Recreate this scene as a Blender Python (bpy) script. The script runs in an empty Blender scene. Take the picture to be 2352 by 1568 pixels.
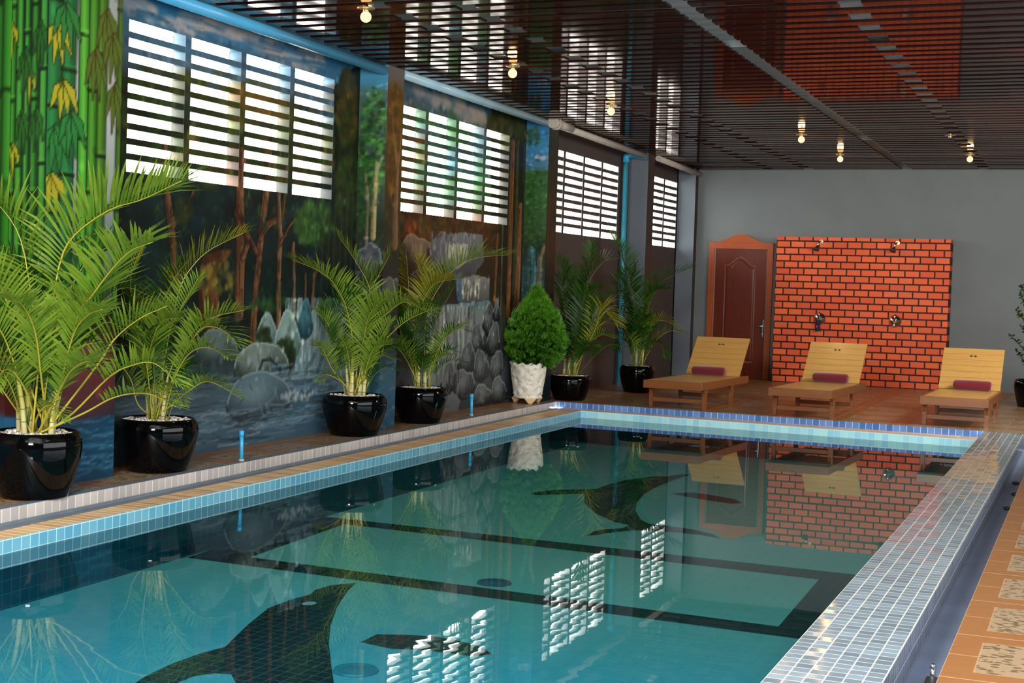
import bpy, math, random
import numpy as np
from mathutils import Vector, Matrix
PI=math.pi
COL=bpy.context.scene.collection
sc=bpy.context.scene

# ------------------------------------------------------------------ helpers
class MB:
    def __init__(s): s.v=[];s.f=[];s.sm=[];s.c=None
    def face(s,idx,smooth=False): s.f.append(tuple(idx)); s.sm.append(smooth)
    def box(s,x0,x1,y0,y1,z0,z1,M=None):
        b=len(s.v)
        for z in (z0,z1):
            for x,y in ((x0,y0),(x1,y0),(x1,y1),(x0,y1)):
                p=Vector((x,y,z)); s.v.append(tuple(M@p) if M else tuple(p))
        for q in ((0,3,2,1),(4,5,6,7),(0,1,5,4),(1,2,6,5),(2,3,7,6),(3,0,4,7)): s.face([b+i for i in q])
    def hexa(s,bot,top):
        b=len(s.v); s.v+= [tuple(p) for p in bot]+[tuple(p) for p in top]
        for q in ((0,3,2,1),(4,5,6,7),(0,1,5,4),(1,2,6,5),(2,3,7,6),(3,0,4,7)): s.face([b+i for i in q])
    def quad(s,a,b_,c,d):
        b=len(s.v); s.v+=[tuple(a),tuple(b_),tuple(c),tuple(d)]; s.face((b,b+1,b+2,b+3))
    def tube(s,pts,rad,n=10,cap=True,smooth=True):
        pts=[Vector(p) for p in pts]
        if not isinstance(rad,(list,tuple)): rad=[rad]*len(pts)
        b=len(s.v); prev=None
        for i,p in enumerate(pts):
            t=(pts[min(i+1,len(pts)-1)]-pts[max(i-1,0)]).normalized()
            if prev is None:
                a=Vector((0,0,1)) if abs(t.z)<.9 else Vector((1,0,0))
                u=t.cross(a).normalized()
            else:
                u=(prev-t*prev.dot(t)).normalized()
            prev=u; w=t.cross(u)
            for k in range(n):
                an=2*PI*k/n
                s.v.append(tuple(p+(u*math.cos(an)+w*math.sin(an))*rad[i]))
        for i in range(len(pts)-1):
            for k in range(n):
                k2=(k+1)%n
                s.face((b+i*n+k,b+i*n+k2,b+(i+1)*n+k2,b+(i+1)*n+k),smooth)
        if cap:
            s.face([b+k for k in range(n)][::-1]); e=b+(len(pts)-1)*n
            s.face([e+k for k in range(n)])
    def lathe(s,prof,n=48,c=(0,0),fr=None,smooth=True):
        b=len(s.v)
        for j,(r,z) in enumerate(prof):
            for k in range(n):
                a=2*PI*k/n
                rr,zz=(r,z) if fr is None else fr(r,z,a,j)
                s.v.append((c[0]+rr*math.cos(a),c[1]+rr*math.sin(a),zz))
        for j in range(len(prof)-1):
            for k in range(n):
                k2=(k+1)%n
                s.face((b+j*n+k,b+j*n+k2,b+(j+1)*n+k2,b+(j+1)*n+k),smooth)
    def sphere(s,c,r,nu=16,nv=10,sc=(1,1,1)):
        b=len(s.v)
        for j in range(nv+1):
            th=PI*j/nv
            for k in range(nu):
                a=2*PI*k/nu
                s.v.append((c[0]+r*sc[0]*math.sin(th)*math.cos(a),c[1]+r*sc[1]*math.sin(th)*math.sin(a),c[2]+r*sc[2]*math.cos(th)))
        for j in range(nv):
            for k in range(nu):
                k2=(k+1)%nu
                s.face((b+j*nu+k,b+(j+1)*nu+k,b+(j+1)*nu+k2,b+j*nu+k2),True)
    def build(s,name,mat,parent=None,kind=None,bevel=0):
        me=bpy.data.meshes.new(name)
        me.from_pydata(s.v,[],s.f)
        me.polygons.foreach_set('use_smooth',s.sm)
        if s.c is not None:
            at=me.color_attributes.new('Col','FLOAT_COLOR','POINT')
            at.data.foreach_set('color',np.asarray(s.c,dtype=np.float32).ravel())
        me.materials.append(mat); me.update()
        o=bpy.data.objects.new(name,me); COL.objects.link(o)
        if parent is not None: o.parent=parent
        if kind: o['kind']=kind
        if bevel:
            m=o.modifiers.new('bev','BEVEL');m.width=bevel;m.segments=2;m.limit_method='ANGLE';m.angle_limit=math.radians(40)
        return o
def empty(name,loc=(0,0,0),rz=0):
    o=bpy.data.objects.new(name,None);COL.objects.link(o);o.location=loc;o.rotation_euler=(0,0,rz);o.empty_display_size=.1;return o
def tag(o,label,cat,group=None):
    o['label']=label;o['category']=cat
    if group:o['group']=group
    return o

# ------------------------------------------------------------------ node helpers
def s2l(c):
    return tuple((x/12.92 if x<=.04045 else ((x+.055)/1.055)**2.4) for x in c)
def H(h,g=1.0):
    c=tuple(int(h[i:i+2],16)/255 for i in (0,2,4)); c=s2l(c)
    return (min(c[0]*g,1),min(c[1]*g,1),min(c[2]*g,1),1)
class NT:
    def __init__(s,name):
        s.m=bpy.data.materials.new(name); s.m.use_nodes=True; s.t=s.m.node_tree
        for n in list(s.t.nodes): s.t.nodes.remove(n)
        s.out=s.t.nodes.new('ShaderNodeOutputMaterial')
    def n(s,ty,**k):
        x=s.t.nodes.new(ty)
        for a,b in k.items(): setattr(x,a,b)
        return x
    def l(s,a,b): s.t.links.new(a,b)
    def val(s,sock,v):
        if isinstance(v,bpy.types.NodeSocket): s.l(v,sock)
        else: sock.default_value=v
    def math(s,op,a,b=None,c=None,clamp=False):
        x=s.n('ShaderNodeMath',operation=op); x.use_clamp=clamp
        s.val(x.inputs[0],a)
        if b is not None: s.val(x.inputs[1],b)
        if c is not None: s.val(x.inputs[2],c)
        return x.outputs[0]
    def mix(s,f,a,b):
        x=s.n('ShaderNodeMix',data_type='RGBA'); s.val(x.inputs[0],f); s.val(x.inputs[6],a); s.val(x.inputs[7],b); return x.outputs[2]
    def pos(s):
        tc=s.n('ShaderNodeTexCoord'); return tc.outputs['Object']
    def sep(s,v):
        x=s.n('ShaderNodeSeparateXYZ'); s.l(v,x.inputs[0]); return x.outputs
    def comb(s,a,b,c):
        x=s.n('ShaderNodeCombineXYZ'); s.val(x.inputs[0],a);s.val(x.inputs[1],b);s.val(x.inputs[2],c); return x.outputs[0]
    def noise(s,v,scale,detail=3,rough=.5,dist=0):
        x=s.n('ShaderNodeTexNoise'); s.l(v,x.inputs['Vector']); x.inputs['Scale'].default_value=scale;x.inputs['Detail'].default_value=detail;x.inputs['Roughness'].default_value=rough;x.inputs['Distortion'].default_value=dist
        return x.outputs['Fac']
    def vor(s,v,scale,feature='F1'):
        x=s.n('ShaderNodeTexVoronoi',feature=feature); s.l(v,x.inputs['Vector']); x.inputs['Scale'].default_value=scale; return x.outputs['Distance']
    def mapping(s,v,scale=(1,1,1),rot=(0,0,0)):
        x=s.n('ShaderNodeMapping'); s.l(v,x.inputs[0]); x.inputs['Scale'].default_value=scale;x.inputs['Rotation'].default_value=rot; return x.outputs[0]
    def ramp(s,f,stops):
        x=s.n('ShaderNodeValToRGB'); s.val(x.inputs[0],f); e=x.color_ramp.elements
        while len(e)<len(stops): e.new(.5)
        for i,(p,c) in enumerate(stops): e[i].position=p; e[i].color=c
        return x.outputs[0]
    def bump(s,h,strength=.3,dist=.01):
        x=s.n('ShaderNodeBump'); s.val(x.inputs['Height'],h); x.inputs['Strength'].default_value=strength;x.inputs['Distance'].default_value=dist; return x.outputs[0]
    def pbsdf(s,col,rough=.5,metal=0,spec=.5,coat=0,normal=None,emis=None,es=0,sheen=0,trans=0,coatr=.03):
        b=s.n('ShaderNodeBsdfPrincipled')
        s.val(b.inputs['Base Color'],col); s.val(b.inputs['Roughness'],rough); s.val(b.inputs['Metallic'],metal)
        b.inputs['Specular IOR Level'].default_value=spec; b.inputs['Coat Weight'].default_value=coat; b.inputs['Coat Roughness'].default_value=coatr
        if sheen: b.inputs['Sheen Weight'].default_value=sheen
        if normal is not None: s.l(normal,b.inputs['Normal'])
        if emis is not None: s.val(b.inputs['Emission Color'],emis); b.inputs['Emission Strength'].default_value=es
        return b.outputs[0]
    def done(s,sh): s.l(sh,s.out.inputs[0]); return s.m
def plain(name,hexc,rough=.5,metal=0,spec=.5,coat=0,g=1.0,nscale=6,namp=.12,bump=0,bscale=60):
    t=NT(name); p=t.pos(); n=t.noise(p,nscale,4)
    c=H(hexc,g); d=tuple(x*(1-namp) for x in c[:3])+(1,); u=tuple(min(1,x*(1+namp)) for x in c[:3])+(1,)
    col=t.mix(n,d,u)
    nm=t.bump(t.noise(p,bscale,3),bump) if bump else None
    return t.done(t.pbsdf(col,rough,metal,spec,coat,nm))

G=1.0
def grid_mask(t,a,b,size,gap,offa=0,offb=0):
    fa=t.math('FRACT',t.math('DIVIDE',t.math('SUBTRACT',a,offa),size[0]))
    fb=t.math('FRACT',t.math('DIVIDE',t.math('SUBTRACT',b,offb),size[1]))
    ea=t.math('MINIMUM',fa,t.math('SUBTRACT',1.0,fa)); eb=t.math('MINIMUM',fb,t.math('SUBTRACT',1.0,fb))
    ma=t.math('LESS_THAN',ea,gap/size[0]/2); mb=t.math('LESS_THAN',eb,gap/size[1]/2)
    return t.math('MAXIMUM',ma,mb)
def cellrand(t,a,b,size,offa=0,offb=0):
    ca=t.math('FLOOR',t.math('DIVIDE',t.math('SUBTRACT',a,offa),size[0])); cb=t.math('FLOOR',t.math('DIVIDE',t.math('SUBTRACT',b,offb),size[1]))
    w=t.n('ShaderNodeTexWhiteNoise',noise_dimensions='2D'); t.l(t.comb(ca,cb,0),w.inputs['Vector']); return w.outputs['Value']
def tile_mat(name,hexa,hexb,grout,size,gap,axes,off=(0,0),rough=.12,g=1.0,gg=1.0,spec=.5,wob=.15):
    t=NT(name); P=t.sep(t.pos()); a=P['XYZ'.index(axes[0])]; b=P['XYZ'.index(axes[1])]
    m=grid_mask(t,a,b,size,gap,*off); r=cellrand(t,a,b,size,*off)
    col=t.mix(r,H(hexa,g),H(hexb,g)); col=t.mix(m,col,H(grout,gg))
    rg=t.math('MULTIPLY_ADD',m,.5,rough)
    # each tile sits at a very slightly different tilt
    w=t.n('ShaderNodeTexWhiteNoise',noise_dimensions='2D')
    ca=t.math('FLOOR',t.math('DIVIDE',t.math('SUBTRACT',a,off[0]),size[0])); cb=t.math('FLOOR',t.math('DIVIDE',t.math('SUBTRACT',b,off[1]),size[1]))
    t.l(t.comb(ca,cb,0),w.inputs['Vector'])
    wn=t.n('ShaderNodeVectorMath',operation='SUBTRACT'); t.l(w.outputs['Color'],wn.inputs[0]); wn.inputs[1].default_value=(.5,.5,.5)
    ws=t.n('ShaderNodeVectorMath',operation='SCALE'); t.l(wn.outputs[0],ws.inputs[0]); ws.inputs['Scale'].default_value=wob*.12
    geo=t.n('ShaderNodeNewGeometry'); ad=t.n('ShaderNodeVectorMath',operation='ADD'); t.l(geo.outputs['Normal'],ad.inputs[0]); t.l(ws.outputs[0],ad.inputs[1])
    nz=t.n('ShaderNodeVectorMath',operation='NORMALIZE'); t.l(ad.outputs[0],nz.inputs[0])
    bp=t.n('ShaderNodeBump'); t.l(t.math('SUBTRACT',1.0,m),bp.inputs['Height']); bp.inputs['Strength'].default_value=.35; bp.inputs['Distance'].default_value=.004; t.l(nz.outputs[0],bp.inputs['Normal'])
    return t.done(t.pbsdf(col,rg,0,spec,0,bp.outputs[0]))

M={}
# deck: 0.683 m square tiles, wood-brown border bands round pebble-print centres
def deck_mat():
    t=NT('deck_tiles'); P=t.pos(); X,Y,Z=t.sep(P); S=.683
    u=t.math('FRACT',t.math('DIVIDE',t.math('SUBTRACT',X,5.255),S)); v=t.math('FRACT',t.math('DIVIDE',t.math('SUBTRACT',Y,-16.647),S))
    eu=t.math('MINIMUM',u,t.math('SUBTRACT',1.0,u)); ev=t.math('MINIMUM',v,t.math('SUBTRACT',1.0,v))
    e=t.math('MINIMUM',eu,ev)
    border=t.math('LESS_THAN',e,.155)
    g1=t.math('LESS_THAN',e,.006)
    g2=t.math('MULTIPLY',t.math('LESS_THAN',t.math('ABSOLUTE',t.math('SUBTRACT',e,.157)),.005),1.0)
    hv=t.math('MULTIPLY',border,t.math('LESS_THAN',t.math('ABSOLUTE',t.math('SUBTRACT',v,.5)),.005))
    hu=t.math('MULTIPLY',border,t.math('LESS_THAN',t.math('ABSOLUTE',t.math('SUBTRACT',u,.5)),.005))
    gr=t.math('MAXIMUM',t.math('MAXIMUM',g1,t.math('MULTIPLY',g2,.5)),t.math('MAXIMUM',hv,hu))
    wood=t.noise(t.mapping(P,(7,60,1)),1.5,4,.6)
    bc=t.mix(wood,H('7a5030',G*1.0),H('a47448',G*.98))
    oran=t.noise(P,1.1,2); bc=t.mix(t.math('MULTIPLY',oran,.5),bc,H('985a28',G*.9))
    nv=t.n('ShaderNodeTexNoise'); t.l(t.mapping(P,(1,1,1)),nv.inputs['Vector']); nv.inputs['Scale'].default_value=9
    vd=t.vor(t.mapping(P,(26,42,1)),1.0); blob=t.math('LESS_THAN',vd,.42)
    keep=t.math('GREATER_THAN',t.noise(P,22,2),.40)
    blob=t.math('MULTIPLY',blob,keep)
    pc=t.mix(blob,H('ac9274',G*.85),H('64563e',G*.8)); pc=t.mix(t.math('MULTIPLY',t.noise(P,80,2),.4),pc,H('8a7050',G*.9))
    col=t.mix(border,pc,bc); col=t.mix(gr,col,H('c8a078',G*.85))
    # worn darker edge near walls comes from light only
    rg=t.math('MULTIPLY_ADD',t.noise(P,12,3),.2,.22)
    return t.done(t.pbsdf(col,rg,0,.45,0,t.bump(gr,.15,.003)))
M['deck']=deck_mat()
M['riser_l']=tile_mat('grey_riser_tiles','9a9490','b2aba6','dcd8d0',(.0683,.2),.006,'YZ',(0,-.14),g=1.25)
M['riser_f']=tile_mat('blue_riser_tiles','3c66a4','5f86c4','c5d2e4',(.0683,.2),.006,'XZ',(0.02,-.14),g=1.3)
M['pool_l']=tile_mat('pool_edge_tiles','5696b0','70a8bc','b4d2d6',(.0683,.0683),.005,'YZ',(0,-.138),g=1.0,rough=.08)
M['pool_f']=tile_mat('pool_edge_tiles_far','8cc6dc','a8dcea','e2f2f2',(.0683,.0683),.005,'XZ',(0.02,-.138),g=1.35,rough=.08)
M['pool_wall']=tile_mat('pool_wall_tiles','1f6380','2c7690','5d93a0',(.0683,.0683),.004,'YZ',(0,-.138),g=.8)
M['pool_wallf']=tile_mat('pool_wall_tiles_far','1f6070','2c7080','4d8690',(.0683,.0683),.004,'XZ',(0,-.138),g=.8)
M['coping']=tile_mat('coping_tiles','66747e','84949e','c8c6ba',(.061,.061),.005,'XY',(4.727,0),rough=.09,g=1.12,gg=1.0,wob=.3)
M['coping_side']=tile_mat('coping_side_tiles','5d6470','707884','a8a8a8',(.061,.075),.004,'YZ',(0,0),rough=.2,g=.8)
M['dark_tile']=tile_mat('dark_mosaic','0a0c20','15172c','4c6878',(.0683,.0683),.005,'XY',(0,0),rough=.3,g=.6,gg=.9)
M['lip']=tile_mat('tan_lip_tiles','b48a5c','d8b080','efe0c0',(.9,.0683),.008,'XY',(0,0),rough=.35,g=1.15)
M['gutter']=plain('gutter_render','66727e',.45,g=1.0,nscale=5,namp=.35)
M['gutter_r']=plain('gutter_render_blue','74829a',.5,g=1.35,nscale=4,namp=.35)
def floor_pool():
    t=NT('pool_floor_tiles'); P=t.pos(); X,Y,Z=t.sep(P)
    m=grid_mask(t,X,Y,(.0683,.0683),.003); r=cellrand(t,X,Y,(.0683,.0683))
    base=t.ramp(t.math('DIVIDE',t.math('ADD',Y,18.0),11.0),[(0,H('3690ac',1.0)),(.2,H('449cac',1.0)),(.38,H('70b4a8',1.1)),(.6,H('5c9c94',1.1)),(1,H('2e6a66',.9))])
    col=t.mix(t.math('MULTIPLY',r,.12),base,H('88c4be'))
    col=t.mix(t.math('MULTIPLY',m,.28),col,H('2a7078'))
    return t.done(t.pbsdf(col,.5,0,.2,emis=col,es=.3))  # tiles glow faintly by themselves to brighten the floor, no lamp there
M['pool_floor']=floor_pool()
def water():
    t=NT('pool_water'); P=t.pos()
    n=t.noise(t.mapping(P,(1.6,5.0,1)),1.1,2,.4)
    n2=t.noise(t.mapping(P,(3,9,1)),1.0,1,.3)
    fade=t.math('SUBTRACT',1.0,t.math('DIVIDE',t.math('ADD',t.sep(P)[1],18.0),5.0),clamp=True)
    h=t.math('ADD',t.math('MULTIPLY',t.math('MULTIPLY',n,t.math('MULTIPLY_ADD',fade,.85,.15)),.5),t.math('MULTIPLY',t.math('MULTIPLY',n2,fade),.5))
    bp=t.n('ShaderNodeBump'); t.l(h,bp.inputs['Height']); bp.inputs['Strength'].default_value=.028; bp.inputs['Distance'].default_value=.02
    fr=t.n('ShaderNodeFresnel'); fr.inputs['IOR'].default_value=1.36; t.l(bp.outputs[0],fr.inputs['Normal'])
    gl=t.n('ShaderNodeBsdfGlossy'); gl.inputs['Roughness'].default_value=.012; gl.inputs['Color'].default_value=(.95,1,1,1); t.l(bp.outputs[0],gl.inputs['Normal'])
    tr=t.n('ShaderNodeBsdfTransparent'); tr.inputs['Color'].default_value=(.62,.88,.90,1)
    mx=t.n('ShaderNodeMixShader'); t.l(fr.outputs[0],mx.inputs[0]); t.l(tr.outputs[0],mx.inputs[1]); t.l(gl.outputs[0],mx.inputs[2])
    return t.done(mx.outputs[0])
M['water']=water()
def slat_m():
    t=NT('ceiling_slat_lacquer'); P=t.pos()
    X,Y,Z=t.sep(P)
    n=t.noise(t.mapping(P,(.5,4,1)),2.0,3)
    col=t.mix(n,H('1c0e0e',1.0),H('301410',1.0))
    d=t.n('ShaderNodeBsdfDiffuse'); t.l(col,d.inputs[0]); g=t.n('ShaderNodeBsdfGlossy'); g.inputs['Roughness'].default_value=.06; g.inputs['Color'].default_value=(1,.96,.93,1)
    fr=t.n('ShaderNodeFresnel'); fr.inputs['IOR'].default_value=1.5; fac=t.math('MULTIPLY',fr.outputs[0],.8)
    mx=t.n('ShaderNodeMixShader'); t.l(fac,mx.inputs[0]); t.l(d.outputs[0],mx.inputs[1]); t.l(g.outputs[0],mx.inputs[2])
    return t.done(mx.outputs[0])
M['slat']=slat_m()
M['slab']=plain('ceiling_slab','a0a4a8',.8,g=1.0)
M['wall_far']=plain('grey_wall_paint','6a7274',.55,g=1.0,nscale=2.5,namp=.12,bump=.04,bscale=40)
M['wall_brown']=plain('brown_wall_paint','4c423e',.6,g=1.0,nscale=3)
M['col_side']=plain('blue_grey_paint','6a737c',.6,g=1.0,nscale=3)
def mural_m():
    t=NT('mural_paint'); a=t.n('ShaderNodeAttribute'); a.attribute_name='Col'
    P=t.pos()
    n=t.noise(t.mapping(P,(1,30,9)),3,4,.65)
    col=t.mix(t.math('MULTIPLY',n,.25),a.outputs['Color'],H('141a1c'))
    return t.done(t.pbsdf(col,.42,0,.2,0,t.bump(t.noise(P,120,2),.04)))
M['mural']=mural_m()
M['white_pvc']=plain('white_pvc','c8c0b4',.3,g=.9)
M['blue_pvc']=plain('blue_pvc','2fa0d0',.3,g=1.2)
M['teal_pvc']=plain('teal_pvc','3a8fa8',.3,g=1.0)
M['black_pot']=plain('black_glaze','040405',.06,spec=.22,coat=.0)
def pebble_m():
    t=NT('white_pebbles'); P=t.pos(); v=t.vor(P,55); col=t.ramp(v,[(0,H('ffffff')),(.5,H('e6e0d4')),(.9,H('6a6050'))])
    return t.done(t.pbsdf(col,.6,0,.3,0,t.bump(v,.8,.02)))
M['pebble']=pebble_m()
def leaf_m(name,a,b,c,tl=.45):
    t=NT(name); oi=t.n('ShaderNodeObjectInfo'); P=t.pos()
    n=t.noise(P,7,2)
    at=t.n('ShaderNodeAttribute'); at.attribute_name='Col'
    col=t.mix(at.outputs['Fac'],H(a),H(b)); col=t.mix(t.math('MULTIPLY',oi.outputs['Random'],.35),col,H(c))
    col=t.mix(t.math('MULTIPLY',n,.35),col,H(a))
    d=t.pbsdf(col,.38,0,.35); tr=t.n('ShaderNodeBsdfTranslucent'); t.l(col,tr.inputs[0])
    mx=t.n('ShaderNodeMixShader'); mx.inputs[0].default_value=tl; t.l(d,mx.inputs[1]); t.l(tr.outputs[0],mx.inputs[2])
    return t.done(mx.outputs[0])
M['leaf0']=leaf_m('palm_leaf_bright','3a6a12','b4cc4a','7ea02c')
M['leaf1']=leaf_m('palm_leaf_dark','1a3a0e','44801e','28581a')
M['leaf2']=leaf_m('palm_leaf_yellow','6c7a16','c4b434','8a9a22')
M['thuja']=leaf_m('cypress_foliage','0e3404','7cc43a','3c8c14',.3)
def stem_m():
    t=NT('palm_cane'); P=t.pos(); Z=t.sep(P)[2]
    rings=t.math('LESS_THAN',t.math('FRACT',t.math('MULTIPLY',Z,14)),.1)
    col=t.ramp(t.math('MULTIPLY',t.math('SUBTRACT',Z,.25),2.0),[(0,H('d8a468')),(.25,H('d2cc9a')),(.6,H('c8c060')),(1,H('a8b440'))])
    col=t.mix(rings,col,H('8a8a50'))
    return t.done(t.pbsdf(col,.4,0,.4))
M['cane']=stem_m()
M['rachis']=plain('palm_stalk','b4a838',.4,g=.95)
M['rachis_g']=plain('green_palm_stalk','6a8028',.4,g=.9)
def wood(name,a,b,sx=(3,60,60),rough=.35,g=1.0,plank=None):
    t=NT(name); P=t.pos(); n=t.noise(t.mapping(P,sx),1.0,5,.6,.4)
    col=t.mix(n,H(a,g),H(b,g))
    return t.done(t.pbsdf(col,rough,0,.4,.15,None,coatr=.2))
M['lounger']=wood('lounger_wood','a47840','cca058',(3,55,55),.4,1.0)
M['lounger_d']=wood('lounger_wood_dark','6c3c1a','94582a',(3,40,40),.38,.95)
M['door']=wood('door_wood','4a1c10','6e2a16',(30,30,2),.25,1.1)
M['door_frame']=wood('door_frame_wood','8a3c18','b4561f',(30,30,2),.3,1.1)
M['door_edge']=plain('door_moulding','8a5a48',.3)
M['hole']=plain('dark_cutout','3a2008',.8)
def fabric():
    t=NT('red_towelling'); P=t.pos(); n=t.noise(P,180,3)
    col=t.mix(n,H('500816'),H('7c1426'))
    return t.done(t.pbsdf(col,.85,0,.2,0,t.bump(n,.5,.004),sheen=.5))
M['fabric']=fabric()
M['navy']=plain('navy_cloth','18204a',.8)
M['chrome']=plain('chrome','d8d8d4',.12,metal=1,namp=.02)
M['brass']=plain('pale_metal','d8c8a0',.25,metal=.9,namp=.02)
M['dark_metal']=plain('dull_metal','4a4a4c',.4,metal=.7)
def brick():
    t=NT('shower_brick'); P=t.pos(); X,Y,Z=t.sep(P); bw,bh,gp=.2052,.0988,.021
    row=t.math('FLOOR',t.math('DIVIDE',Z,bh)); odd=t.math('MODULO',row,2.0)
    xx=t.math('ADD',t.math('SUBTRACT',X,1.31),t.math('MULTIPLY',odd,bw*.42))
    fu=t.math('FRACT',t.math('DIVIDE',xx,bw)); fv=t.math('FRACT',t.math('DIVIDE',Z,bh))
    eu=t.math('MINIMUM',fu,t.math('SUBTRACT',1.0,fu)); ev=t.math('MINIMUM',fv,t.math('SUBTRACT',1.0,fv))
    m=t.math('MAXIMUM',t.math('LESS_THAN',eu,gp/bw/2),t.math('LESS_THAN',ev,gp/bh/2))
    w=t.n('ShaderNodeTexWhiteNoise',noise_dimensions='2D'); t.l(t.comb(t.math('FLOOR',t.math('DIVIDE',xx,bw)),row,0),w.inputs['Vector'])
    col=t.mix(w.outputs['Value'],H('c04c1e',1.35),H('d66430',1.35)); col=t.mix(t.math('MULTIPLY',t.noise(t.mapping(P,(4,4,30)),1,4),.4),col,H('c04038',1.2))
    col=t.mix(m,col,H('2a0f0a'))
    return t.done(t.pbsdf(col,.55,0,.3,0,t.bump(t.math('SUBTRACT',1.0,m),.5,.006)))
M['brick']=brick()
def planter():
    t=NT('white_stone_planter'); P=t.pos(); n=t.noise(P,14,5,.6,2.0); v=t.vor(t.mapping(P,(1,1,1.3)),13,'SMOOTH_F1')
    h=t.math('ADD',t.math('MULTIPLY',n,.5),v)
    col=t.mix(n,H('e4dccb'),H('fbf6ea'))
    return t.done(t.pbsdf(col,.7,0,.25,0,t.bump(h,.9,.05)))
M['planter']=planter()
M['planter_foot']=plain('tan_stone','d8b88c',.7)
M['soil']=plain('dark_soil','1c140c',.9)
M['trunk']=plain('bush_trunk','3a2a18',.8)
def emis(name,col,s):
    t=NT(name); e=t.n('ShaderNodeEmission'); e.inputs[0].default_value=col; e.inputs[1].default_value=s; return t.done(e.outputs[0])
M['bulb']=emis('lamp_bulb',(1,.58,.22,1),3.0)
M['eye']=plain('mosaic_white','cfe4e4',.4)

# ------------------------------------------------------------------ mural painting
class Canvas:
    def __init__(s,a0,a1,z0,z1,st=.0125,seed=1):
        s.a0,s.z0,s.st=a0,z0,st; s.na=int(round((a1-a0)/st))+1; s.nz=int(round((z1-z0)/st))+1
        s.A,s.Zg=np.meshgrid(a0+np.arange(s.na)*st,z0+np.arange(s.nz)*st)
        s.c=np.zeros((s.nz,s.na,3)); s.rng=np.random.RandomState(seed); s.rn=random.Random(seed)
    def col(s,h): return np.array([int(h[i:i+2],16)/255 for i in (0,2,4)])
    def win(s,a0,a1,z0,z1):
        i0=max(0,int((a0-s.a0)/s.st)-1); i1=min(s.na,int((a1-s.a0)/s.st)+3); j0=max(0,int((z0-s.z0)/s.st)-1); j1=min(s.nz,int((z1-s.z0)/s.st)+3)
        return (slice(j0,max(j0,j1)),slice(i0,max(i0,i1)))
    def blend(s,w,m,c):
        m=np.clip(m,0,1)[...,None]; s.c[w]=s.c[w]*(1-m)+c*m
    def grad(s,stops,a0=-99,a1=99,zm=99):
        zs=[p for p,_ in stops]; cs=np.array([s.col(c) for _,c in stops]); i=np.where((s.A[0]>=a0)&(s.A[0]<=a1))[0]; n=int((s.Zg[:,0]<=zm).sum())
        if not len(i): return
        for k in range(3): s.c[:n,i[0]:i[-1]+1,k]=np.interp(s.Zg[:n,i[0]:i[-1]+1],zs,cs[:,k])
    def ell(s,a,z,ra,rz,c,al=1,soft=.25):
        w=s.win(a-ra*1.3,a+ra*1.3,z-rz*1.3,z+rz*1.3)
        d=np.sqrt(((s.A[w]-a)/ra)**2+((s.Zg[w]-z)/rz)**2); s.blend(w,(1-(d-(1-soft))/(2*soft+1e-6))*1.0*al if False else np.clip((1+soft-d)/(2*soft),0,1)*al,s.col(c) if isinstance(c,str) else c)
    def poly(s,pts,c,al=1,shade=None):
        xs=[p[0] for p in pts];zs=[p[1] for p in pts]; w=s.win(min(xs),max(xs),min(zs),max(zs)); A=s.A[w];Z=s.Zg[w]; ins=np.zeros(A.shape,bool); n=len(pts)
        for i in range(n):
            x1,z1=pts[i];x2,z2=pts[(i+1)%n]
            if z1==z2: continue
            cr=((z1>Z)!=(z2>Z))&(A<(x2-x1)*(Z-z1)/(z2-z1)+x1); ins^=cr
        c=s.col(c)
        if shade is not None:
            t=np.clip((Z-min(zs))/(max(zs)-min(zs)+1e-6),0,1)[...,None]; c=s.col(shade)*(1-t)+c*t
        s.blend(w,ins*al*1.0,c)
    def stroke(s,pts,wd,c,al=1,edge=None,soft=.008,light=None,ax=1.0):
        # ax: horizontal squeeze so widths can be given across the wall
        for i in range(len(pts)-1):
            (x1,z1),(x2,z2)=pts[i],pts[i+1]; w1=wd[i] if isinstance(wd,(list,tuple)) else wd; w2=wd[i+1] if isinstance(wd,(list,tuple)) else wd
            m=max(w1,w2)+.04; w=s.win(min(x1,x2)-m,max(x1,x2)+m,min(z1,z2)-m,max(z1,z2)+m); A=s.A[w];Z=s.Zg[w]
            if A.size==0: continue
            dx,dz=x2-x1,z2-z1; L=dx*dx+dz*dz+1e-9; t=np.clip(((A-x1)*dx+(Z-z1)*dz)/L,0,1)
            d=np.sqrt((A-x1-t*dx)**2+(Z-z1-t*dz)**2); r=(w1+(w2-w1)*t)/2
            mk=np.clip((r-d)/soft+.5,0,1)*al
            if light is not None:
                side=((A-x1)*dz-(Z-z1)*dx)/math.sqrt(L)/np.maximum(r,.004)
                k=np.clip(side*.5+.5,0,1)[...,None]; cc=s.col(c)*(1-k)+s.col(light)*k
            else: cc=s.col(c)
            s.blend(w,mk,cc)
            if edge is not None:
                s.blend(w,np.clip(1-np.abs(d-r)/.011,0,1)*.7*al,s.col(edge))
    def dabs(s,a,z,ra,rz,n,size,cols,al=.8,asp=1.0,rect=False,ang=None):
        for _ in range(n):
            if rect: x=a+s.rn.uniform(-ra,ra); y=z+s.rn.uniform(-rz,rz)
            else:
                q=math.sqrt(s.rn.random()); t=s.rn.uniform(0,2*PI); x=a+ra*q*math.cos(t); y=z+rz*q*math.sin(t)
            r=size*s.rn.uniform(.5,1.4); c=s.rn.choice(cols)
            s.ell(x,y,r*asp,r,c,al*s.rn.uniform(.5,1),.4)
    def vstreak(s,a0,a1,z0,z1,n,wd,cols,al=.6,slant=0):
        for _ in range(n):
            x=s.rn.uniform(a0,a1); b=s.rn.uniform(z0,z1); e=min(z1,b+s.rn.uniform(.2,1)*(z1-z0)*.6)
            s.stroke([(x,b),(x+slant*s.rn.random(),e)],wd*s.rn.uniform(.5,1.3),s.rn.choice(cols),al*s.rn.uniform(.4,1))
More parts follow.
